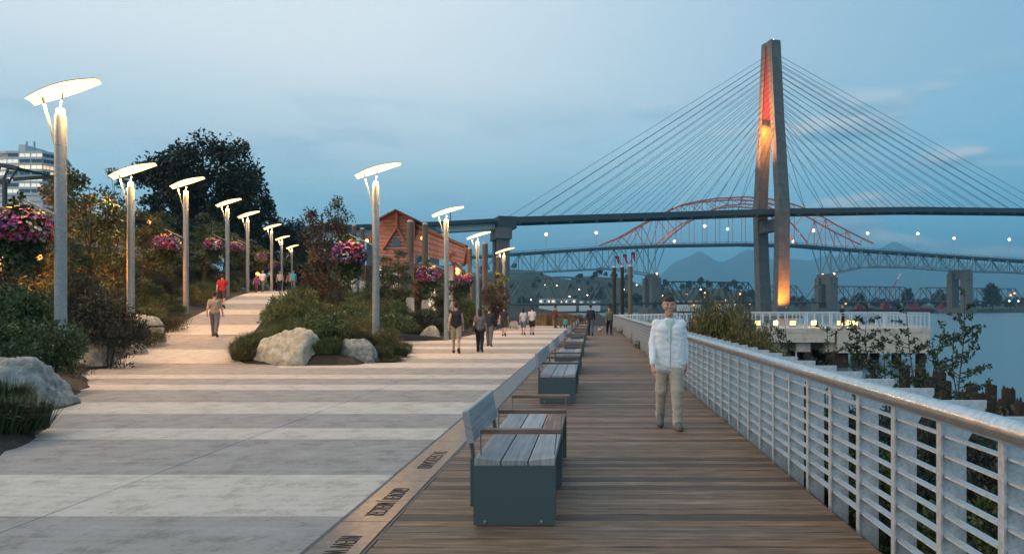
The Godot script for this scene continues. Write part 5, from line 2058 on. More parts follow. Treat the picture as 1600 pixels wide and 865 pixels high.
func scatter(called: String, label: String, kinds: Array, spots: Array):
	# planting that nobody could count: one multimesh for each kind of leaf
	for k in kinds.size():
		var mine := []
		for i in spots.size():
			if i % kinds.size() == k:
				mine.append(spots[i])
		var mm := MultiMesh.new()
		mm.transform_format = MultiMesh.TRANSFORM_3D
		mm.mesh = lib[kinds[k]][1]
		mm.instance_count = mine.size()
		for i in mine.size():
			mm.set_instance_transform(i, mine[i])
		var o := MultiMeshInstance3D.new()
		o.name = numbered(called)
		o.multimesh = mm
		o.material_override = M.grass_blade if kinds[k] in ["tuft", "tall_grass", "sedge", "sedge2"] else M.leaf
		add_child(o)
		var names := {"broad": "dark broad-leaved ", "broad2": "mid green broad-leaved ", "olive": "olive fine-leaved ", "dark": "nearly black needle-leaved ", "heather": "brownish heathery ", "fresh": "light green upright ", "sedge": "tawny sedge ", "sedge2": "green sedge ", "tuft": "grassy ", "tall_grass": "straw-coloured grassy ", "far": "distant leafy "}
		tag(o, names[kinds[k]] + label, "undergrowth", "", "stuff")


func spot_xf(x: float, d: float, sx: float, sy: float, g: RandomNumberGenerator, sink := 0.05) -> Transform3D:
	return Transform3D(Basis(Vector3.UP, g.randf() * TAU).scaled(Vector3(sx, sy, sx)), Vector3(x, land(x, d) - sink, -d))


func on(x: float, d: float) -> Vector3:
	# point on the soil seen at column x of the photograph, d metres ahead
	var wx := (x - 924.0) * d / FOCAL
	return Vector3(wx, land(wx, d) - 0.04, -d)


func build_plants():
	plant_library()
	var g := RandomNumberGenerator.new()
	g.seed = 99
	# shrubs one can point at
	for q in [
		[18, 12.6, "broad", 0.85, 1.0, "broad-leaved green shrub behind the big left boulder, at the frame edge"],
		[78, 13.6, "broad2", 0.8, 0.95, "bright-leaved green shrub between the big left boulder and the first lamp post"],
		[25, 16.5, "broad", 1.2, 1.45, "taller dark shrub under the large hanging basket"],
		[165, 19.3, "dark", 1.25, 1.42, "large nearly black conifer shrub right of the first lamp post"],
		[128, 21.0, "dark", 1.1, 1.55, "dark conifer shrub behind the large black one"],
		[118, 15.7, "heather", 0.42, 0.5, "small low shrub at the plaza edge beside the left boulder"],
		[205, 23.0, "olive", 0.72, 0.75, "rounded olive shrub beside the foot of the sloping path"],
		[238, 24.5, "olive", 0.6, 0.7, "small olive shrub right of the pale rock by the path"],
		[265, 28.0, "heather", 0.9, 1.2, "low spreading shrub on the left edge of the sloping path"],
		[462, 27.0, "fresh", 1.35, 1.55, "light green upright shrub at the right edge of the path"],
		[428, 25.0, "fresh", 0.55, 0.6, "small green tuft shrub hanging over the path edge"],
		[402, 22.4, "sedge2", 0.95, 1.3, "low green sedge mound left of the pale boulder"],
		[470, 22.8, "sedge2", 1.2, 1.75, "green sedge mound behind the pale boulder"],
		[535, 22.4, "sedge", 1.2, 1.6, "tawny sedge mound behind the gap between the two middle boulders"],
		[518, 20.9, "sedge2", 0.55, 0.95, "dark sedge tuft between the two middle boulders at the plaza edge"],
		[600, 23.0, "olive", 0.8, 0.85, "olive shrub at the right end of the middle bed"],
		[545, 29.0, "broad", 1.2, 1.3, "dark leafy shrub under the purple and white basket"],
		[660, 38.0, "dark", 1.4, 0.8, "dark low shrub beyond the middle bed, beside the second plaza lamp"],
		[610, 34.0, "broad", 1.5, 1.0, "dark green shrub behind the first plaza lamp"],
		[700, 42.0, "dark", 1.2, 0.9, "dark shrub behind the walking people"],
		[772, 56.0, "russet", 1.1, 0.62, "rust-brown shrub below the farthest plaza lamp"],
		[735, 53.0, "broad", 1.3, 1.6, "dark green shrub behind the third plaza lamp"],
	]:
		plant("shrub", q[2], q[5], "shrub", on(q[0], q[1]), q[3], q[4], g.randf() * TAU)
	var mound := []
	for q in [[388, 22.0], [415, 21.4], [430, 23.4], [500, 23.2], [590, 21.9], [615, 23.6], [625, 25.6], [570, 22.9], [450, 24.0], [600, 26.0], [410, 24.4], [508, 20.75], [601, 21.6], [386, 21.1], [395, 20.9]]:
		var wx: float = (q[0] - 924.0) * q[1] / FOCAL
		mound.append(spot_xf(wx, q[1], g.randf_range(0.6, 0.85), g.randf_range(0.8, 1.15), g, 0.02))
	scatter("ground_cover", "ground cover round the middle boulders", ["sedge", "sedge2"], mound)
	# grasses
	for q in [[26, 8.95, 1.25, 1.0, "green grass clump below the big left boulder"], [-25, 8.5, 1.3, 1.1, "green grass clump cut by the left edge of the view"], [5, 10.0, 1.1, 1.15, "green grass clump leaning on the big left boulder"]]:
		plant("grass_clump", "tuft", q[4], "grass", on(q[0], q[1]), q[2], q[3], g.randf() * TAU)
	for i in 9:
		var x: float = 832.0 + i * 9.0
		plant("reed_grass", "tall_grass", ["first", "second", "third", "fourth", "fifth", "sixth", "seventh", "eighth", "ninth"][i] + " straw-coloured ornamental grass from the left at the plaza's far end", "grass", Vector3((x - 924.0) * 65.5 / FOCAL, -0.1, -65.5 - g.randf() * 1.5), 1.5, 1.2, g.randf() * TAU, "ornamental grasses")
	# trees
	for q in [
		[128, 24.0, "birch", 1.0, 1.05, "feathery young tree between the first two lamp posts"],
		[178, 29.0, "birch2", 1.1, 1.1, "slim young tree beside the second lamp post"],
		[105, 31.0, "birch", 1.2, 1.05, "young tree behind the first lamp post"],
		[222, 37.0, "birch", 1.1, 0.85, "young tree below the orange globe lamp"],
		[255, 44.0, "birch2", 1.3, 0.85, "young tree under the basket of the third lamp post"],
		[318, 50.0, "birch2", 1.5, 0.95, "slim pale tree left of the fourth lamp post"],
		[345, 56.0, "birch", 1.4, 0.95, "young tree behind the fourth lamp post"],
		[385, 62.0, "birch", 1.5, 0.8, "young tree between the fifth and sixth lamp posts"],
		[507, 33.0, "russet", 1.0, 1.02, "dense russet-brown tree beside the path crest"],
		[528, 36.0, "birch2", 1.1, 1.08, "thin green tree rising behind the russet tree"],
		[622, 45.0, "birch2", 1.3, 0.82, "young birch with thin trunk in front of the pavilion gable"],
		[650, 49.0, "birch", 1.2, 0.72, "young birch in front of the tall piling"],
		[598, 48.0, "birch2", 1.3, 0.7, "young birch behind the first plaza lamp"],
		[694, 54.0, "birch", 1.5, 0.72, "bushy young tree behind the second plaza lamp"],
		[776, 60.0, "birch", 1.2, 0.82, "small rusty tree beside the farthest plaza lamp"],
	]:
		plant("young_tree", q[2], q[5], "tree", on(q[0], q[1]), q[3], q[4], g.randf() * TAU)
	for q in [
		[318, 86.0, "big", 1.0, 0.97, 0.3, "huge dark broad-crowned tree behind the sloping path"],
		[388, 92.0, "big2", 1.0, 0.98, 1.7, "dark tree forming the right shoulder of the huge crown"],
		[442, 97.0, "big2", 0.95, 0.72, 2.6, "lower dark tree between the huge tree and the russet tree"],
		[478, 102.0, "big2", 0.8, 0.66, 0.9, "small dark tree just left of the russet tree"],
		[268, 92.0, "big2", 0.8, 0.8, 0.4, "dark tree under the left side of the huge crown"],
		[212, 88.0, "big2", 0.9, 0.62, 1.4, "low dark tree left of the huge tree"],
		[140, 92.0, "big2", 1.0, 0.6, 2.2, "dark tree behind the apartment side of the lamp row"],
		[60, 80.0, "big2", 0.9, 0.5, 3.2, "dark tree in front of the apartment tower"],
	]:
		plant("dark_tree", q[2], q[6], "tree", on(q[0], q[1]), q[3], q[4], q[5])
	# undergrowth of the beds
	var left := []
	for i in 420:
		var d := g.randf_range(13.0, 72.0)
		var e: float = table(PLAZA_LEFT, d) - 0.9 if d < 19.0 else path_x(d) - PATH_HALF - 0.7
		var x := e - pow(g.randf(), 1.3) * (5.0 + d * 0.22)
		var near := e - x
		var sc := g.randf_range(0.4, 0.75) * (1.0 + clampf(near * 0.16, 0.0, 1.1))
		if d < 17.0:
			sc *= 0.8
			x -= 1.2
		left.append(spot_xf(x, d, sc * 1.15, sc, g))
	scatter("undergrowth", "undergrowth left of the sloping path", ["broad", "dark", "olive", "broad2"], left)
	var mid := []
	for i in 230:
		var d := g.randf_range(21.3, 66.0)
		var px := path_x(d) + PATH_HALF + 0.5 + (1.2 if d < 24.0 else 0.0)
		var be := bed_edge(d) - 0.8
		if d > 28.0 and d < 36.5:
			be = minf(be, -10.4)
		if be - px < 0.4:
			continue
		var f := g.randf()
		var x := lerpf(px, be, f)
		var sc := 0.42 + 0.75 * sin(clampf(f, 0.06, 0.94) * PI) * g.randf()
		if d < 25.0:
			sc *= 0.75
		mid.append(spot_xf(x, d, sc * 1.2, sc, g))
	scatter("undergrowth", "undergrowth in the middle bed", ["heather", "broad", "olive", "fresh", "broad2"], mid)
	# bank below the railing
	var bank := []
	for i in 560:
		var d := 1.2 + 55.0 * pow(g.randf(), 1.7)
		var x := 2.6 + g.randf() * 2.5
		var sc := g.randf_range(0.55, 0.95)
		if d < 12.0:
			sc *= 0.78
		bank.append(Transform3D(Basis(Vector3.UP, g.randf() * TAU).scaled(Vector3(sc, sc, sc)), Vector3(x, land(x, d) - 0.1, -d)))
	scatter("undergrowth", "undergrowth on the river bank below the railing", ["broad", "dark", "olive"], bank)
	for q in [[1095, 24.0, 1.0, 2.2], [1118, 22.5, 1.05, 2.5], [1140, 22.0, 0.95, 2.7], [1165, 21.0, 0.95, 2.7], [1188, 20.0, 0.9, 2.45], [1208, 19.0, 0.7, 2.0]]:
		var p := at(q[0], 0, q[1])
		p.y = land(p.x, q[1]) - 0.1
		var i2: int = [1095, 1118, 1140, 1165, 1188, 1208].find(q[0])
		plant("bank_shrub", "olive", ["first", "second", "third", "fourth", "fifth", "sixth"][i2] + " olive-brown shrub from the man in white, beyond the railing", "shrub", p, q[2], q[3], g.randf() * TAU, "shrubs beyond the railing")
	for q in [[1245, 16.0, 0, 0.95, "thin leafy sapling in front of the pier's first opening"], [1285, 15.0, 2, 0.9, "small sapling below the pier deck lamps"], [1345, 12.5, 3, 0.95, "bushy sapling in front of the pier corner"], [1370, 12.0, 1, 1.02, "upright sapling in front of the pier railing"], [1392, 13.0, 0, 0.92, "slim sapling at the end of the pier"], [1430, 11.0, 3, 1.0, "leafy sapling over the water, left of the tallest"], [1446, 11.4, 1, 0.93, "second leafy sapling over the water"], [1500, 10.4, 3, 1.08, "tallest sapling over the water, leaning right"], [1512, 10.8, 2, 0.9, "small sapling among the wharf stumps"]]:
		var p2 := at(q[0], 0, q[1])
		p2.y = -1.75
		plant("sapling", "sapling%d" % q[2], q[4], "sapling", p2, 1.0, q[3], g.randf() * TAU, "saplings beyond the railing")
	var bank_grass := []
	for i in 40:
		bank_grass.append(Transform3D(Basis(Vector3.UP, g.randf() * TAU).scaled(Vector3(1.2, 1.5, 1.2)), Vector3(2.8 + g.randf() * 3.2, -0.9, -46.0 - g.randf() * 8.0)))
	scatter("reed_bed", "reeds on the bank near the boardwalk end", ["tall_grass"], bank_grass)
	# woods along the far shore
	var woods := []
	for i in 300:
		var d := g.randf_range(722.0, 1000.0)
		var x := g.randf_range(-330.0, 640.0)
		var sc := g.randf_range(0.4, 0.75)
		woods.append(Transform3D(Basis(Vector3.UP, g.randf() * TAU).scaled(Vector3(sc, sc * g.randf_range(0.7, 1.1), sc)), Vector3(x, shore_height(x, d) - 0.5, -d)))
	scatter("woods", "woods along the far shore", ["far"], woods)
	for q in [[1552, 716, 1.15, 1.45, "large round tree on the far shore right of the last bridge pier"], [1420, 720, 0.9, 1.2, "dark tree rising behind the red crane"], [1468, 722, 1.1, 1.1, "pair-crowned tree behind the moored boats"], [1486, 724, 1.0, 1.15, "dark tree just left of the last bridge pier"], [1345, 722, 0.8, 0.95, "tree right of the right arch pier on the far shore"]]:
		var p3 := at(q[0], 0, q[1])
		p3.y = 0.8
		plant("far_tree", "far", q[4], "tree", p3, q[2], q[3], g.randf() * TAU)


# ------------------------------------------------------------------ boulders
func boulder_mesh(sd: int, r: Vector3, cuts: int) -> ArrayMesh:
	var g := RandomNumberGenerator.new()
	g.seed = sd
	var nz := FastNoiseLite.new()
	nz.seed = sd
	nz.frequency = 0.9
	nz.fractal_octaves = 4
	var planes := []
	for i in cuts:
		var d := Vector3(g.randfn(), g.randfn() * 0.8 + 0.25, g.randfn()).normalized()
		planes.append([d, g.randf_range(0.66, 0.9)])
	planes.append([Vector3.UP, 0.86])
	var b := Build.new()
	var rings := 56
	var seg := 88
	for i in rings + 1:
		var th := PI * i / rings
		for j in seg + 1:
			var ph := TAU * (j % seg) / seg
			var d := Vector3(sin(th) * cos(ph), cos(th), sin(th) * sin(ph))
			var rad := 1.0
			for q in planes:
				var dot: float = d.dot(q[0])
				if dot > 0.0:
					var lim: float = q[1] / dot
					# rounded cut
					var k := 0.06
					var hh := clampf(0.5 + 0.5 * (lim - rad) / k, 0.0, 1.0)
					rad = lerpf(lim, rad, hh) - k * hh * (1.0 - hh)
			rad *= 1.0 + 0.07 * nz.get_noise_3dv(d * 1.6) + 0.05 * nz.get_noise_3dv(d * 4.0) + 0.022 * nz.get_noise_3dv(d * 11.0) - 0.05 * pow(maxf(0.0, 1.0 - absf(nz.get_noise_3dv(d * 2.2 + Vector3(7, 3, 1))) * 9.0), 2.0)
			b.v.append(d * rad * r)
			b.n.append(Vector3.ZERO)
			b.uv.append(Vector2(ph, th))
			b.c.append(Color.WHITE)
	for i in rings:
		for j in seg:
			var a := i * (seg + 1) + j
			var c := a + seg + 1
			for t in [[a, c, a + 1], [a + 1, c, c + 1]]:
				var nn: Vector3 = (b.v[t[2]] - b.v[t[0]]).cross(b.v[t[1]] - b.v[t[0]])
				b.idx.append_array(PackedInt32Array(t))
				for q in t:
					b.n[q] += nn
	for i in rings + 1:
		var s := b.n[i * (seg + 1)] + b.n[i * (seg + 1) + seg]
		b.n[i * (seg + 1)] = s
		b.n[i * (seg + 1) + seg] = s
	for i in b.n.size():
		b.n[i] = b.n[i].normalized() if b.n[i].length() > 1e-9 else Vector3.UP
	return b.mesh()


func build_boulders():
	# column, distance, height of its middle, half sizes, seed, pale?, label
	for q in [
		[28, 11.6, -0.05, Vector3(0.92, 1.02, 0.72), 21, false, "big grey-green boulder at the left edge of the plaza"],
		[14, 13.4, 0.42, Vector3(0.62, 0.52, 0.5), 4, true, "pale boulder behind the big left boulder"],
		[142, 19.2, 0.0, Vector3(0.62, 1.0, 0.6), 5, false, "grey boulder at the foot of the black conifer shrub"],
		[112, 17.2, 0.18, Vector3(0.3, 0.34, 0.3), 6, true, "small white rock between the left boulders"],
		[226, 24.4, 1.0, Vector3(0.6, 0.55, 0.5), 7, true, "pale rock on the left side of the path foot"],
		[212, 22.4, 0.1, Vector3(0.35, 0.5, 0.3), 9, false, "small grey rock at the path's left edge"],
		[455, 20.7, -0.1, Vector3(1.06, 1.3, 0.85), 12, true, "large pale rounded boulder at the front of the middle bed"],
		[556, 21.2, -0.08, Vector3(0.68, 0.92, 0.55), 13, false, "grey-green boulder right of the large pale boulder"],
		[671, 36.6, -0.1, Vector3(0.55, 0.95, 0.5), 14, true, "small pale boulder at the foot of the second plaza lamp"],
		[803, 56.0, 0.2, Vector3(0.4, 0.5, 0.4), 15, true, "small pale rock at the far end of the plaza bed"],
	]:
		var p := at(q[0], 0, q[1])
		var t := thing("boulder", q[6], "boulder", Vector3(p.x, 0.0, p.z))
		put(t, "stone", boulder_mesh(q[4], q[3], 9), M.rock_pale if q[5] else M.rock, Transform3D(Basis.IDENTITY, Vector3(0, q[2], 0)))


# ------------------------------------------------------------------ people
func capsule_field(bones: Array, cell: float, k: float, crease := 0.0) -> ArrayMesh:
	# smooth union of tapered capsules, meshed as surface nets
	var lo := Vector3(1e9, 1e9, 1e9)
	var hi := -lo
	for q in bones:
		for e in 2:
			var r: float = q[2 + e] + k + cell * 2.0
			lo = lo.min(q[e] - Vector3(r, r, r))
			hi = hi.max(q[e] + Vector3(r, r, r))
	var nx := int((hi.x - lo.x) / cell) + 2
	var ny := int((hi.y - lo.y) / cell) + 2
	var nz := int((hi.z - lo.z) / cell) + 2
	var f := PackedFloat32Array()
	f.resize(nx * ny * nz)
	f.fill(1e3)
	for q in bones:
		var a: Vector3 = q[0]
		var b: Vector3 = q[1]
		var ra: float = q[2]
		var rb: float = q[3]
		var ab := b - a
		var inv := 1.0 / maxf(ab.length_squared(), 1e-9)
		var m := maxf(ra, rb) + k + cell * 2.0
		var l3 := (a.min(b) - Vector3(m, m, m) - lo) / cell
		var h3 := (a.max(b) + Vector3(m, m, m) - lo) / cell
		for z in range(maxi(0, int(l3.z)), mini(nz, int(h3.z) + 1)):
			for y in range(maxi(0, int(l3.y)), mini(ny, int(h3.y) + 1)):
				var row := (z * ny + y) * nx
				for x in range(maxi(0, int(l3.x)), mini(nx, int(h3.x) + 1)):
					var p := lo + Vector3(x, y, z) * cell
					var t := clampf((p - a).dot(ab) * inv, 0.0, 1.0)
					var d := p.distance_to(a + ab * t) - lerpf(ra, rb, t)
					var o := f[row + x]
					if o > 500.0:
						f[row + x] = d
					else:
						var h := clampf(0.5 + 0.5 * (o - d) / k, 0.0, 1.0)
						f[row + x] = lerpf(o, d, h) - k * h * (1.0 - h)
	var bd := Build.new()
	var cellv := {}
	var sy := nx
	var sz := nx * ny
	for z in nz - 1:
		for y in ny - 1:
			var row := (z * ny + y) * nx
			for x in nx - 1:
				var i := row + x
				var v0 := f[i]
				if absf(v0) > cell * 2.2:
					continue
				var vals := [v0, f[i + 1], f[i + sy], f[i + sy + 1], f[i + sz], f[i + sz + 1], f[i + sz + sy], f[i + sz + sy + 1]]
				var neg := 0
				for v in vals:
					if v < 0.0:
						neg += 1
				if neg == 0 or neg == 8:
					continue
				var acc := Vector3.ZERO
				var n := 0
				for e in [[0, 1], [2, 3], [4, 5], [6, 7], [0, 2], [1, 3], [4, 6], [5, 7], [0, 4], [1, 5], [2, 6], [3, 7]]:
					var va: float = vals[e[0]]
					var vb: float = vals[e[1]]
					if (va < 0.0) != (vb < 0.0):
						var t := va / (va - vb)
						var pa := Vector3(e[0] & 1, (e[0] >> 1) & 1, e[0] >> 2)
						var pb := Vector3(e[1] & 1, (e[1] >> 1) & 1, e[1] >> 2)
						acc += pa.lerp(pb, t)
						n += 1
				cellv[i] = bd.v.size()
				bd.v.append(lo + (Vector3(x, y, z) + acc / n) * cell)
				var gx: float = vals[1] + vals[3] + vals[5] + vals[7] - vals[0] - vals[2] - vals[4] - vals[6]
				var gy: float = vals[2] + vals[3] + vals[6] + vals[7] - vals[0] - vals[1] - vals[4] - vals[5]
				var gz: float = vals[4] + vals[5] + vals[6] + vals[7] - vals[0] - vals[1] - vals[2] - vals[3]
				bd.n.append(Vector3(gx, gy, gz).normalized())
				bd.uv.append(Vector2.ZERO)
				bd.c.append(Color.WHITE)
	for i in cellv:
		for ax in 3:
			var step: int = [1, sy, sz][ax]
			if i + step >= f.size() or (f[i] < 0.0) == (f[i + step] < 0.0):
				continue
			var u: int = [sy, sz, 1][ax]
			var w: int = [sz, 1, sy][ax]
			if not (cellv.has(i - u) and cellv.has(i - w) and cellv.has(i - u - w)):
				continue
			var q := [cellv[i], cellv[i - u], cellv[i - u - w], cellv[i - w]]
			if f[i] < 0.0:
				bd.idx.append_array(PackedInt32Array([q[0], q[2], q[1], q[0], q[3], q[2]]))
			else:
				bd.idx.append_array(PackedInt32Array([q[0], q[1], q[2], q[0], q[2], q[3]]))
	if crease > 0.0:
		# cloth folds: ridges running slantwise round the limbs
		var fold := FastNoiseLite.new()
		fold.seed = 31
		fold.frequency = 5.0
		fold.fractal_octaves = 2
		for i in bd.v.size():
			var p := bd.v[i]
			var w := fold.get_noise_3d(p.x * 0.9 + p.y * 0.5, p.y * 1.5, p.z * 0.9)
			bd.v[i] = p + bd.n[i] * crease * (1.0 - absf(w) * 4.0)
			bd.n[i] = Vector3.ZERO
		for i in range(0, bd.idx.size(), 3):
			var a := bd.idx[i]
			var b := bd.idx[i + 1]
			var c := bd.idx[i + 2]
			var nn := (bd.v[c] - bd.v[a]).cross(bd.v[b] - bd.v[a])
			bd.n[a] += nn
			bd.n[b] += nn
			bd.n[c] += nn
		for i in bd.n.size():
			bd.n[i] = bd.n[i].normalized()
	return bd.mesh()


func grown(bones: Array, by: float) -> Array:
	var out := []
	for q in bones:
		out.append([q[0], q[1], q[2] + by, q[3] + by])
	return out


func cloth(key: String, c: Color) -> StandardMaterial3D:
	if not M.has(key):
		var m := mat(key, c, 0.85)
		m.rim_enabled = true
		m.rim = 0.3
		m.heightmap_enabled = true
		m.heightmap_texture = T.mid
		m.heightmap_scale = 0.5
		m.uv1_triplanar = true
		m.uv1_scale = Vector3(1.3, 0.8, 1.3)
	return M[key]


func make_person(label: String, pos: Vector3, facing: float, size: float, look: Dictionary, cell := 0.022):
	# facing 0 looks towards the camera; all measures for a height of 1.75 m
	var t := thing("person", label, "person", pos)
	t.rotation.y = facing
	t.scale = Vector3.ONE * size / 1.75
	var st: float = look.get("stride", 0.24)
	var sl := 0.185 if not look.get("slim", false) else 0.165
	var j := {}
	j.pelvis = Vector3(0, 0.95, 0)
	j.waist = Vector3(0, 1.08, 0.005)
	j.chest = Vector3(0, 1.28, 0.01)
	j.neck = Vector3(0, 1.46, 0.0)
	j.head = Vector3(0, 1.63, 0.02)
	for s in [-1, 1]:
		var fw: float = st * s
		j["hip%d" % s] = Vector3(0.085 * s, 0.92, 0)
		j["knee%d" % s] = Vector3(0.095 * s, 0.5, fw * 0.55 + 0.04)
		j["ankle%d" % s] = Vector3(0.095 * s, 0.085 + (0.07 if fw < 0.0 else 0.0), fw - (0.05 if fw < 0.0 else 0.0))
		j["toe%d" % s] = Vector3(0.11 * s, 0.04, fw + 0.15 - (0.02 if fw < 0.0 else 0.0))
		j["sh%d" % s] = Vector3((sl - 0.02) * s, 1.385, -0.005)
		j["el%d" % s] = Vector3((sl + 0.035) * s, 1.12, -fw * 0.35 - 0.03)
		j["wr%d" % s] = Vector3((sl + 0.05) * s, 0.88, -fw * 0.8 + 0.06)
		j["hd%d" % s] = Vector3((sl + 0.045) * s, 0.78, -fw * 0.9 + 0.09)
		if look.get("crouch", false):
			j["knee%d" % s] = Vector3(0.13 * s, 0.48, 0.36)
			j["ankle%d" % s] = Vector3(0.12 * s, 0.085, 0.06)
			j["toe%d" % s] = Vector3(0.13 * s, 0.04, 0.2)
	if look.get("crouch", false):
		for key in j:
			if not (key.begins_with("knee") or key.begins_with("ankle") or key.begins_with("toe")):
				j[key] += Vector3(0, -0.55, -0.06)
	var torso := [[j.pelvis + Vector3(-0.06, 0, 0), j.pelvis + Vector3(0.06, 0, 0), 0.115, 0.115], [j.pelvis, j.waist, 0.12, 0.115], [j.waist + Vector3(-0.04, 0, 0), j.chest + Vector3(-0.075, 0.02, 0), 0.1, 0.105], [j.waist + Vector3(0.04, 0, 0), j.chest + Vector3(0.075, 0.02, 0), 0.1, 0.105], [j["sh-1"], j.sh1, 0.05, 0.05], [j.chest + Vector3(0, 0.05, 0), j.neck, 0.085, 0.05]]
	var legs := []
	var arms := []
	for s in [-1, 1]:
		legs.append([j["hip%d" % s], j["knee%d" % s], 0.088, 0.058])
		legs.append([j["knee%d" % s], j["ankle%d" % s], 0.058, 0.038])
		arms.append([j["sh%d" % s], j["el%d" % s], 0.052, 0.041])
		arms.append([j["el%d" % s], j["wr%d" % s], 0.041, 0.028])
	var feet := []
	for s in [-1, 1]:
		feet.append([j["ankle%d" % s], j["toe%d" % s], 0.044, 0.032])
		feet.append([j["ankle%d" % s] + Vector3(0, -0.035, -0.03), j["toe%d" % s], 0.042, 0.034])
	var hands := []
	for s in [-1, 1]:
		hands.append([j["wr%d" % s], j["hd%d" % s], 0.027, 0.03])
	var head := [[j.neck, j.head + Vector3(0, -0.06, -0.01), 0.052, 0.055], [j.head + Vector3(0, 0.02, -0.02), j.head + Vector3(0, 0.03, 0.012), 0.088, 0.08], [j.head + Vector3(0, -0.07, 0.035), j.head + Vector3(0, 0.0, 0.02), 0.05, 0.07]]
	var fine := cell < 0.016
	var skin: Material = M.skin
	if look.has("skin"):
		skin = cloth("skin_tone", Color(0.30, 0.16, 0.11))
	var body := torso + legs + arms + feet
	if not fine:
		body += hands + head
	put(t, "body", capsule_field(body, cell, 0.03), skin)
	if fine:
		# head and hands on finer grids: brow, nose, ears, chin; palm and five fingers
		var hd := head.duplicate()
		hd.append([j.head + Vector3(0, -0.02, 0.098), j.head + Vector3(0, 0.03, 0.092), 0.014, 0.008])
		hd.append([j.head + Vector3(-0.035, 0.042, 0.082), j.head + Vector3(0.035, 0.042, 0.082), 0.014, 0.014])
		hd.append([j.head + Vector3(0, -0.105, 0.06), j.head + Vector3(0, -0.085, 0.05), 0.028, 0.036])
		for s in [-1, 1]:
			hd.append([j.head + Vector3(0.080 * s, -0.025, -0.005), j.head + Vector3(0.083 * s, 0.015, -0.012), 0.009, 0.012])
			hd.append([j.head + Vector3(0.045 * s, -0.02, 0.06), j.head + Vector3(0.05 * s, -0.03, 0.05), 0.03, 0.03])
		hd.append([j.head + Vector3(-0.02, -0.062, 0.088), j.head + Vector3(0.02, -0.062, 0.088), 0.008, 0.008])
		put(t, "head", capsule_field(hd, 0.006, 0.012), skin)
		var eye := SphereMesh.new()
		eye.radius = 0.0085
		eye.height = 0.012
		for s in [-1, 1]:
			put(t, "eye", eye, cloth("eye_dark", Color(0.02, 0.015, 0.012)), Transform3D(Basis.IDENTITY, j.head + Vector3(0.031 * s, 0.014, 0.0855)))
			var hb := [[j["wr%d" % s], j["hd%d" % s], 0.024, 0.026]]
			var dn: Vector3 = (j["hd%d" % s] - j["wr%d" % s]).normalized()
			for k in 4:
				var base: Vector3 = j["hd%d" % s] + Vector3(0.0, 0.0, 0.027 - k * 0.018)
				var l1: float = [0.036, 0.04, 0.037, 0.03][k]
				var mid := base + dn * l1
				hb.append([base, mid, 0.0095, 0.0088])
				hb.append([mid, mid + dn * l1 * 0.8 + Vector3(-0.014 * s, 0, 0.004), 0.0088, 0.0075])
			var tb: Vector3 = j["hd%d" % s] + Vector3(-0.006 * s, 0.035, 0.024)
			hb.append([tb, tb + dn * 0.03 + Vector3(-0.008 * s, 0, 0.022), 0.011, 0.0095])
			hb.append([tb + dn * 0.03 + Vector3(-0.008 * s, 0, 0.022), tb + dn * 0.058 + Vector3(-0.014 * s, 0, 0.022), 0.0095, 0.008])
			put(t, "hand", capsule_field(hb, 0.0045, 0.006), skin)
	# clothes follow the body a little outside it
	var top := torso.duplicate()
	if look.get("sleeves", "short") == "long":
		top += arms
	elif look.get("sleeves", "short") == "short":
		for s in [-1, 1]:
			top.append([j["sh%d" % s], (j["sh%d" % s] as Vector3).lerp(j["el%d" % s], 0.6), 0.056, 0.05])
	var top_b := grown(top, 0.012)
	top_b[5] = [j.chest + Vector3(0, 0.05, 0), j.chest + Vector3(0, 0.145, -0.01), 0.1, 0.066]
	if look.get("jacket", false):
		for e in [-1.0, 1.0]:
			top_b.append([j.chest + Vector3(0.085 * e, 0.02, 0), j.pelvis + Vector3(0.095 * e, -0.1, 0.0), 0.112, 0.126])
			top_b.append([j.neck + Vector3(0.05 * e, -0.035, -0.01), j.neck + Vector3(0.03 * e, -0.07, 0.06), 0.022, 0.018])
		top_b.append([j.pelvis + Vector3(-0.09, -0.1, 0.01), j.pelvis + Vector3(0.09, -0.1, 0.01), 0.126, 0.126])
	put(t, look.get("top_name", "shirt"), capsule_field(top_b, cell, 0.03 if not fine else 0.018, 0.0045), cloth(look.top, look.top_c))
	if look.get("jacket", false):
		# opening of the jacket over a pale green shirt
		put(t, "undershirt", capsule_field([[Vector3(0, 1.14, 0.135), Vector3(-0.035, 1.42, 0.07), 0.008, 0.032], [Vector3(0, 1.14, 0.135), Vector3(0.035, 1.42, 0.07), 0.008, 0.032], [Vector3(0, 1.22, 0.122), Vector3(0, 1.42, 0.06), 0.01, 0.035], [Vector3(0, 1.22, 0.13), Vector3(0, 1.4, 0.085), 0.012, 0.03]], 0.007, 0.012), cloth("undershirt_green", Color(0.46, 0.60, 0.55)))
		put(t, "zip", capsule_field([[Vector3(0, 1.15, 0.132), Vector3(0.004, 0.98, 0.137), 0.005, 0.005], [Vector3(0.004, 0.98, 0.137), Vector3(0, 0.83, 0.142), 0.005, 0.005]], 0.005, 0.004), cloth("zip_grey", Color(0.30, 0.31, 0.32)))
	if look.has("bag"):
		put(t, "shoulder_bag", chamfer_box(Vector3(0.09, 0.26, 0.32), 0.03), cloth("bag_cloth", Color(0.07, 0.045, 0.03)), Transform3D(Basis.IDENTITY, Vector3(0.24, 0.82, -0.04)))
		bar(t, "bag_strap", t.transform * Vector3(0.24, 1.06, -0.04), t.transform * Vector3(-0.06, 1.46, 0.0), 0.03, 0.01, cloth("bag_cloth", Color(0.07, 0.045, 0.03)))
	var bot := [[j.pelvis + Vector3(-0.06, -0.02, 0), j.pelvis + Vector3(0.06, -0.02, 0), 0.118, 0.118]]
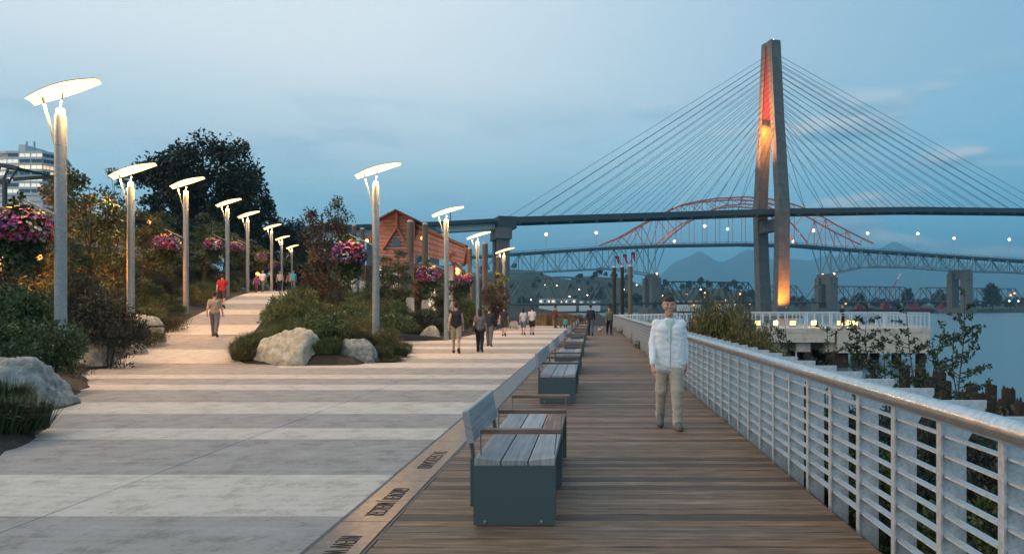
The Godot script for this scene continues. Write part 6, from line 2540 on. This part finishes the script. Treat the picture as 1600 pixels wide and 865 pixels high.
	if look.get("bottom", "long") == "long":
		bot += grown(legs, 0.02)
		for s in [-1, 1]:
			bot.append([j["ankle%d" % s], j["ankle%d" % s] + Vector3(0, -0.03, 0.0), 0.058, 0.056])
	else:
		for s in [-1, 1]:
			bot.append([j["hip%d" % s], (j["hip%d" % s] as Vector3).lerp(j["knee%d" % s], 0.85), 0.108, 0.09])
	put(t, "trousers" if look.get("bottom", "long") == "long" else "shorts", capsule_field(bot, cell, 0.03, 0.0045), cloth(look.legs, look.legs_c))
	for e in [0, 2]:
		put(t, "shoe", capsule_field(grown(feet.slice(e, e + 2), 0.008), cell * 0.8, 0.015), cloth(look.get("shoe", "shoe_dark"), look.get("shoe_c", Color(0.03, 0.03, 0.035))))
	var hair := [[j.head + Vector3(0, 0.055, -0.03), j.head + Vector3(0, 0.07, 0.028), 0.084, 0.07], [j.head + Vector3(0, 0.0, -0.05), j.head + Vector3(0, 0.04, -0.035), 0.072, 0.078]]
	if look.get("long_hair", false):
		hair.append([j.head + Vector3(0, 0.0, -0.055), j.head + Vector3(0, -0.15, -0.06), 0.075, 0.06])
	put(t, "hair", capsule_field(hair, cell * 0.7 if not fine else 0.008, 0.02), cloth(look.get("hair", "hair_dark"), look.get("hair_c", Color(0.025, 0.018, 0.013))))


func build_people():
	var grey := Color(0.16, 0.16, 0.17)
	make_person("man in open white jacket and beige trousers walking on the boardwalk", Vector3(1.06, 0, -9.6), 0.0, 1.78, {"top": "jacket_white", "top_c": Color(0.74, 0.76, 0.78), "top_name": "jacket", "sleeves": "long", "jacket": true, "legs": "trousers_beige", "legs_c": Color(0.40, 0.36, 0.29), "stride": 0.16, "shoe": "shoe_grey", "shoe_c": Color(0.11, 0.11, 0.115), "hair": "hair_brown", "hair_c": Color(0.05, 0.028, 0.018)}, 0.0125)
	make_person("person in black sleeveless top and khaki shorts walking across the plaza", Vector3(-4.9, 0, -25.5), PI + 0.15, 1.85, {"top": "top_black", "top_c": Color(0.018, 0.016, 0.018), "sleeves": "none", "legs": "shorts_khaki", "legs_c": Color(0.36, 0.30, 0.20), "bottom": "short"}, 0.018)
	make_person("person in grey top and black trousers walking beside the khaki shorts", Vector3(-4.15, 0, -26.2), PI, 1.62, {"top": "top_grey", "top_c": Color(0.13, 0.12, 0.115), "sleeves": "short", "legs": "trousers_black", "legs_c": Color(0.012, 0.012, 0.016), "long_hair": true, "bag": true, "stride": 0.15}, 0.018)
	make_person("person in dark jacket just behind the grey-topped walker", Vector3(-4.35, 0, -30.0), PI, 1.7, {"top": "jacket_dark", "top_c": Color(0.02, 0.022, 0.028), "sleeves": "long", "legs": "trousers_grey", "legs_c": Color(0.11, 0.115, 0.13)}, 0.02)
	make_person("person in dark top with bare legs under the farthest plaza lamp", Vector3(-5.15, 0, -41.5), PI, 1.75, {"top": "top_navy", "top_c": Color(0.018, 0.02, 0.03), "legs": "shorts_dark", "legs_c": Color(0.03, 0.03, 0.035), "bottom": "short"})
	make_person("slim person in pale blue top walking beside the white-shirted one", Vector3(-4.15, 0, -43.0), PI, 1.66, {"top": "top_pale_blue", "top_c": Color(0.44, 0.47, 0.56), "legs": "shorts_denim", "legs_c": Color(0.10, 0.12, 0.18), "bottom": "short", "long_hair": true, "slim": true})
	make_person("broad person in white shirt and black shorts", Vector3(-3.65, 0, -43.3), PI, 1.74, {"top": "shirt_white", "top_c": Color(0.62, 0.60, 0.64), "legs": "shorts_black", "legs_c": Color(0.012, 0.012, 0.014), "bottom": "short"})
	make_person("person in dark red top and brown trousers standing by the picnic table", Vector3(-2.98, 0, -58.5), 2.2, 1.85, {"top": "top_maroon", "top_c": Color(0.13, 0.016, 0.022), "sleeves": "long", "legs": "trousers_brown", "legs_c": Color(0.07, 0.045, 0.03), "stride": 0.03})
	make_person("child in turquoise top crouching by the picnic table", Vector3(-2.15, 0, -58.6), PI, 1.35, {"top": "top_turquoise", "top_c": Color(0.03, 0.36, 0.36), "legs": "trousers_black", "legs_c": Color(0.012, 0.012, 0.016), "crouch": true, "stride": 0.0})
	make_person("person in dark jacket and jeans walking away on the boardwalk", Vector3(-0.04, 0, -43.0), PI, 1.86, {"top": "jacket_dark", "top_c": Color(0.02, 0.022, 0.028), "sleeves": "long", "legs": "jeans", "legs_c": Color(0.06, 0.085, 0.12), "stride": 0.3})
	make_person("person in olive jacket and black trousers near the far railing", Vector3(1.12, 0, -44.0), 0.1, 1.72, {"top": "jacket_olive", "top_c": Color(0.13, 0.13, 0.075), "sleeves": "long", "legs": "trousers_black", "legs_c": Color(0.012, 0.012, 0.016)})
	make_person("person in red shirt walking up the sloping path", Vector3(-19.4, rise(37.0) + 0.005, -37.0), PI + 0.3, 1.8, {"top": "shirt_red", "top_c": Color(0.30, 0.012, 0.03), "legs": "shorts_grey", "legs_c": Color(0.05, 0.045, 0.045), "bottom": "short"})
	make_person("person in faded beige top and grey trousers on the lower path", Vector3(-14.35, rise(26.8) + 0.005, -26.8), PI + 0.3, 1.72, {"top": "top_beige", "top_c": Color(0.30, 0.25, 0.21), "legs": "trousers_stone", "legs_c": Color(0.15, 0.13, 0.14)})
	make_person("child in magenta top near the crest of the path", Vector3(-25.0, rise(52.5) + 0.005, -52.5), 0.2, 1.32, {"top": "top_magenta", "top_c": Color(0.30, 0.05, 0.22), "legs": "trousers_plum", "legs_c": Color(0.16, 0.05, 0.13)})
	make_person("person in white top beside the magenta child", Vector3(-25.7, rise(55.0) + 0.005, -55.0), 0.2, 1.7, {"top": "shirt_white", "top_c": Color(0.62, 0.60, 0.64), "legs": "trousers_grey", "legs_c": Color(0.11, 0.115, 0.13)})
	make_person("person in pale grey shirt at the top of the path", Vector3(-27.0, rise(61.0) + 0.005, -61.0), 0.2, 1.78, {"top": "shirt_pale_grey", "top_c": Color(0.44, 0.42, 0.40), "legs": "trousers_black", "legs_c": Color(0.012, 0.012, 0.016)})
	make_person("person in dusky pink top beside the pale grey shirt", Vector3(-26.6, rise(62.0) + 0.005, -62.0), 0.2, 1.7, {"top": "top_pink", "top_c": Color(0.24, 0.11, 0.12), "legs": "trousers_black", "legs_c": Color(0.012, 0.012, 0.016)})
	make_person("person in turquoise shirt beside the russet tree at the path's top", Vector3(-25.0, rise(59.0) + 0.005, -59.0), 0.4, 1.78, {"top": "shirt_sky", "top_c": Color(0.05, 0.36, 0.48), "legs": "trousers_grey", "legs_c": Color(0.11, 0.115, 0.13)})
	make_person("person in dark clothes leaning at the pier railing", Vector3(18.2, 0.22, -51.0), 0.6, 1.72, {"top": "jacket_dark", "top_c": Color(0.02, 0.022, 0.028), "sleeves": "long", "legs": "trousers_black", "legs_c": Color(0.012, 0.012, 0.016), "stride": 0.04})
	# small dog on the boardwalk
	var t := thing("dog", "small cream dog trotting between the two far boardwalk walkers", "dog", Vector3(0.55, 0, -44.0))
	t.rotation.y = 0.5
	var bones := [[Vector3(0, 0.3, 0.15), Vector3(0, 0.31, -0.14), 0.085, 0.07], [Vector3(0, 0.33, 0.16), Vector3(0, 0.43, 0.24), 0.06, 0.045], [Vector3(0, 0.46, 0.25), Vector3(0, 0.44, 0.34), 0.055, 0.026], [Vector3(0.04, 0.5, 0.23), Vector3(0.05, 0.54, 0.22), 0.016, 0.008], [Vector3(-0.04, 0.5, 0.23), Vector3(-0.05, 0.54, 0.22), 0.016, 0.008], [Vector3(0, 0.34, -0.18), Vector3(0, 0.46, -0.27), 0.022, 0.012]]
	for s in [-1, 1]:
		bones.append([Vector3(0.05 * s, 0.27, 0.13), Vector3(0.05 * s, 0.14, 0.12 + 0.03 * s), 0.036, 0.024])
		bones.append([Vector3(0.05 * s, 0.14, 0.12 + 0.03 * s), Vector3(0.05 * s, 0.02, 0.15 + 0.05 * s), 0.024, 0.02])
		bones.append([Vector3(0.05 * s, 0.27, -0.12), Vector3(0.05 * s, 0.18, -0.09), 0.05, 0.03])
		bones.append([Vector3(0.05 * s, 0.18, -0.09), Vector3(0.05 * s, 0.1, -0.17 - 0.03 * s), 0.03, 0.02])
		bones.append([Vector3(0.05 * s, 0.1, -0.17 - 0.03 * s), Vector3(0.05 * s, 0.02, -0.15 - 0.03 * s), 0.02, 0.018])
	put(t, "body", capsule_field(bones, 0.016, 0.02), cloth("dog_fur", Color(0.50, 0.42, 0.30)))
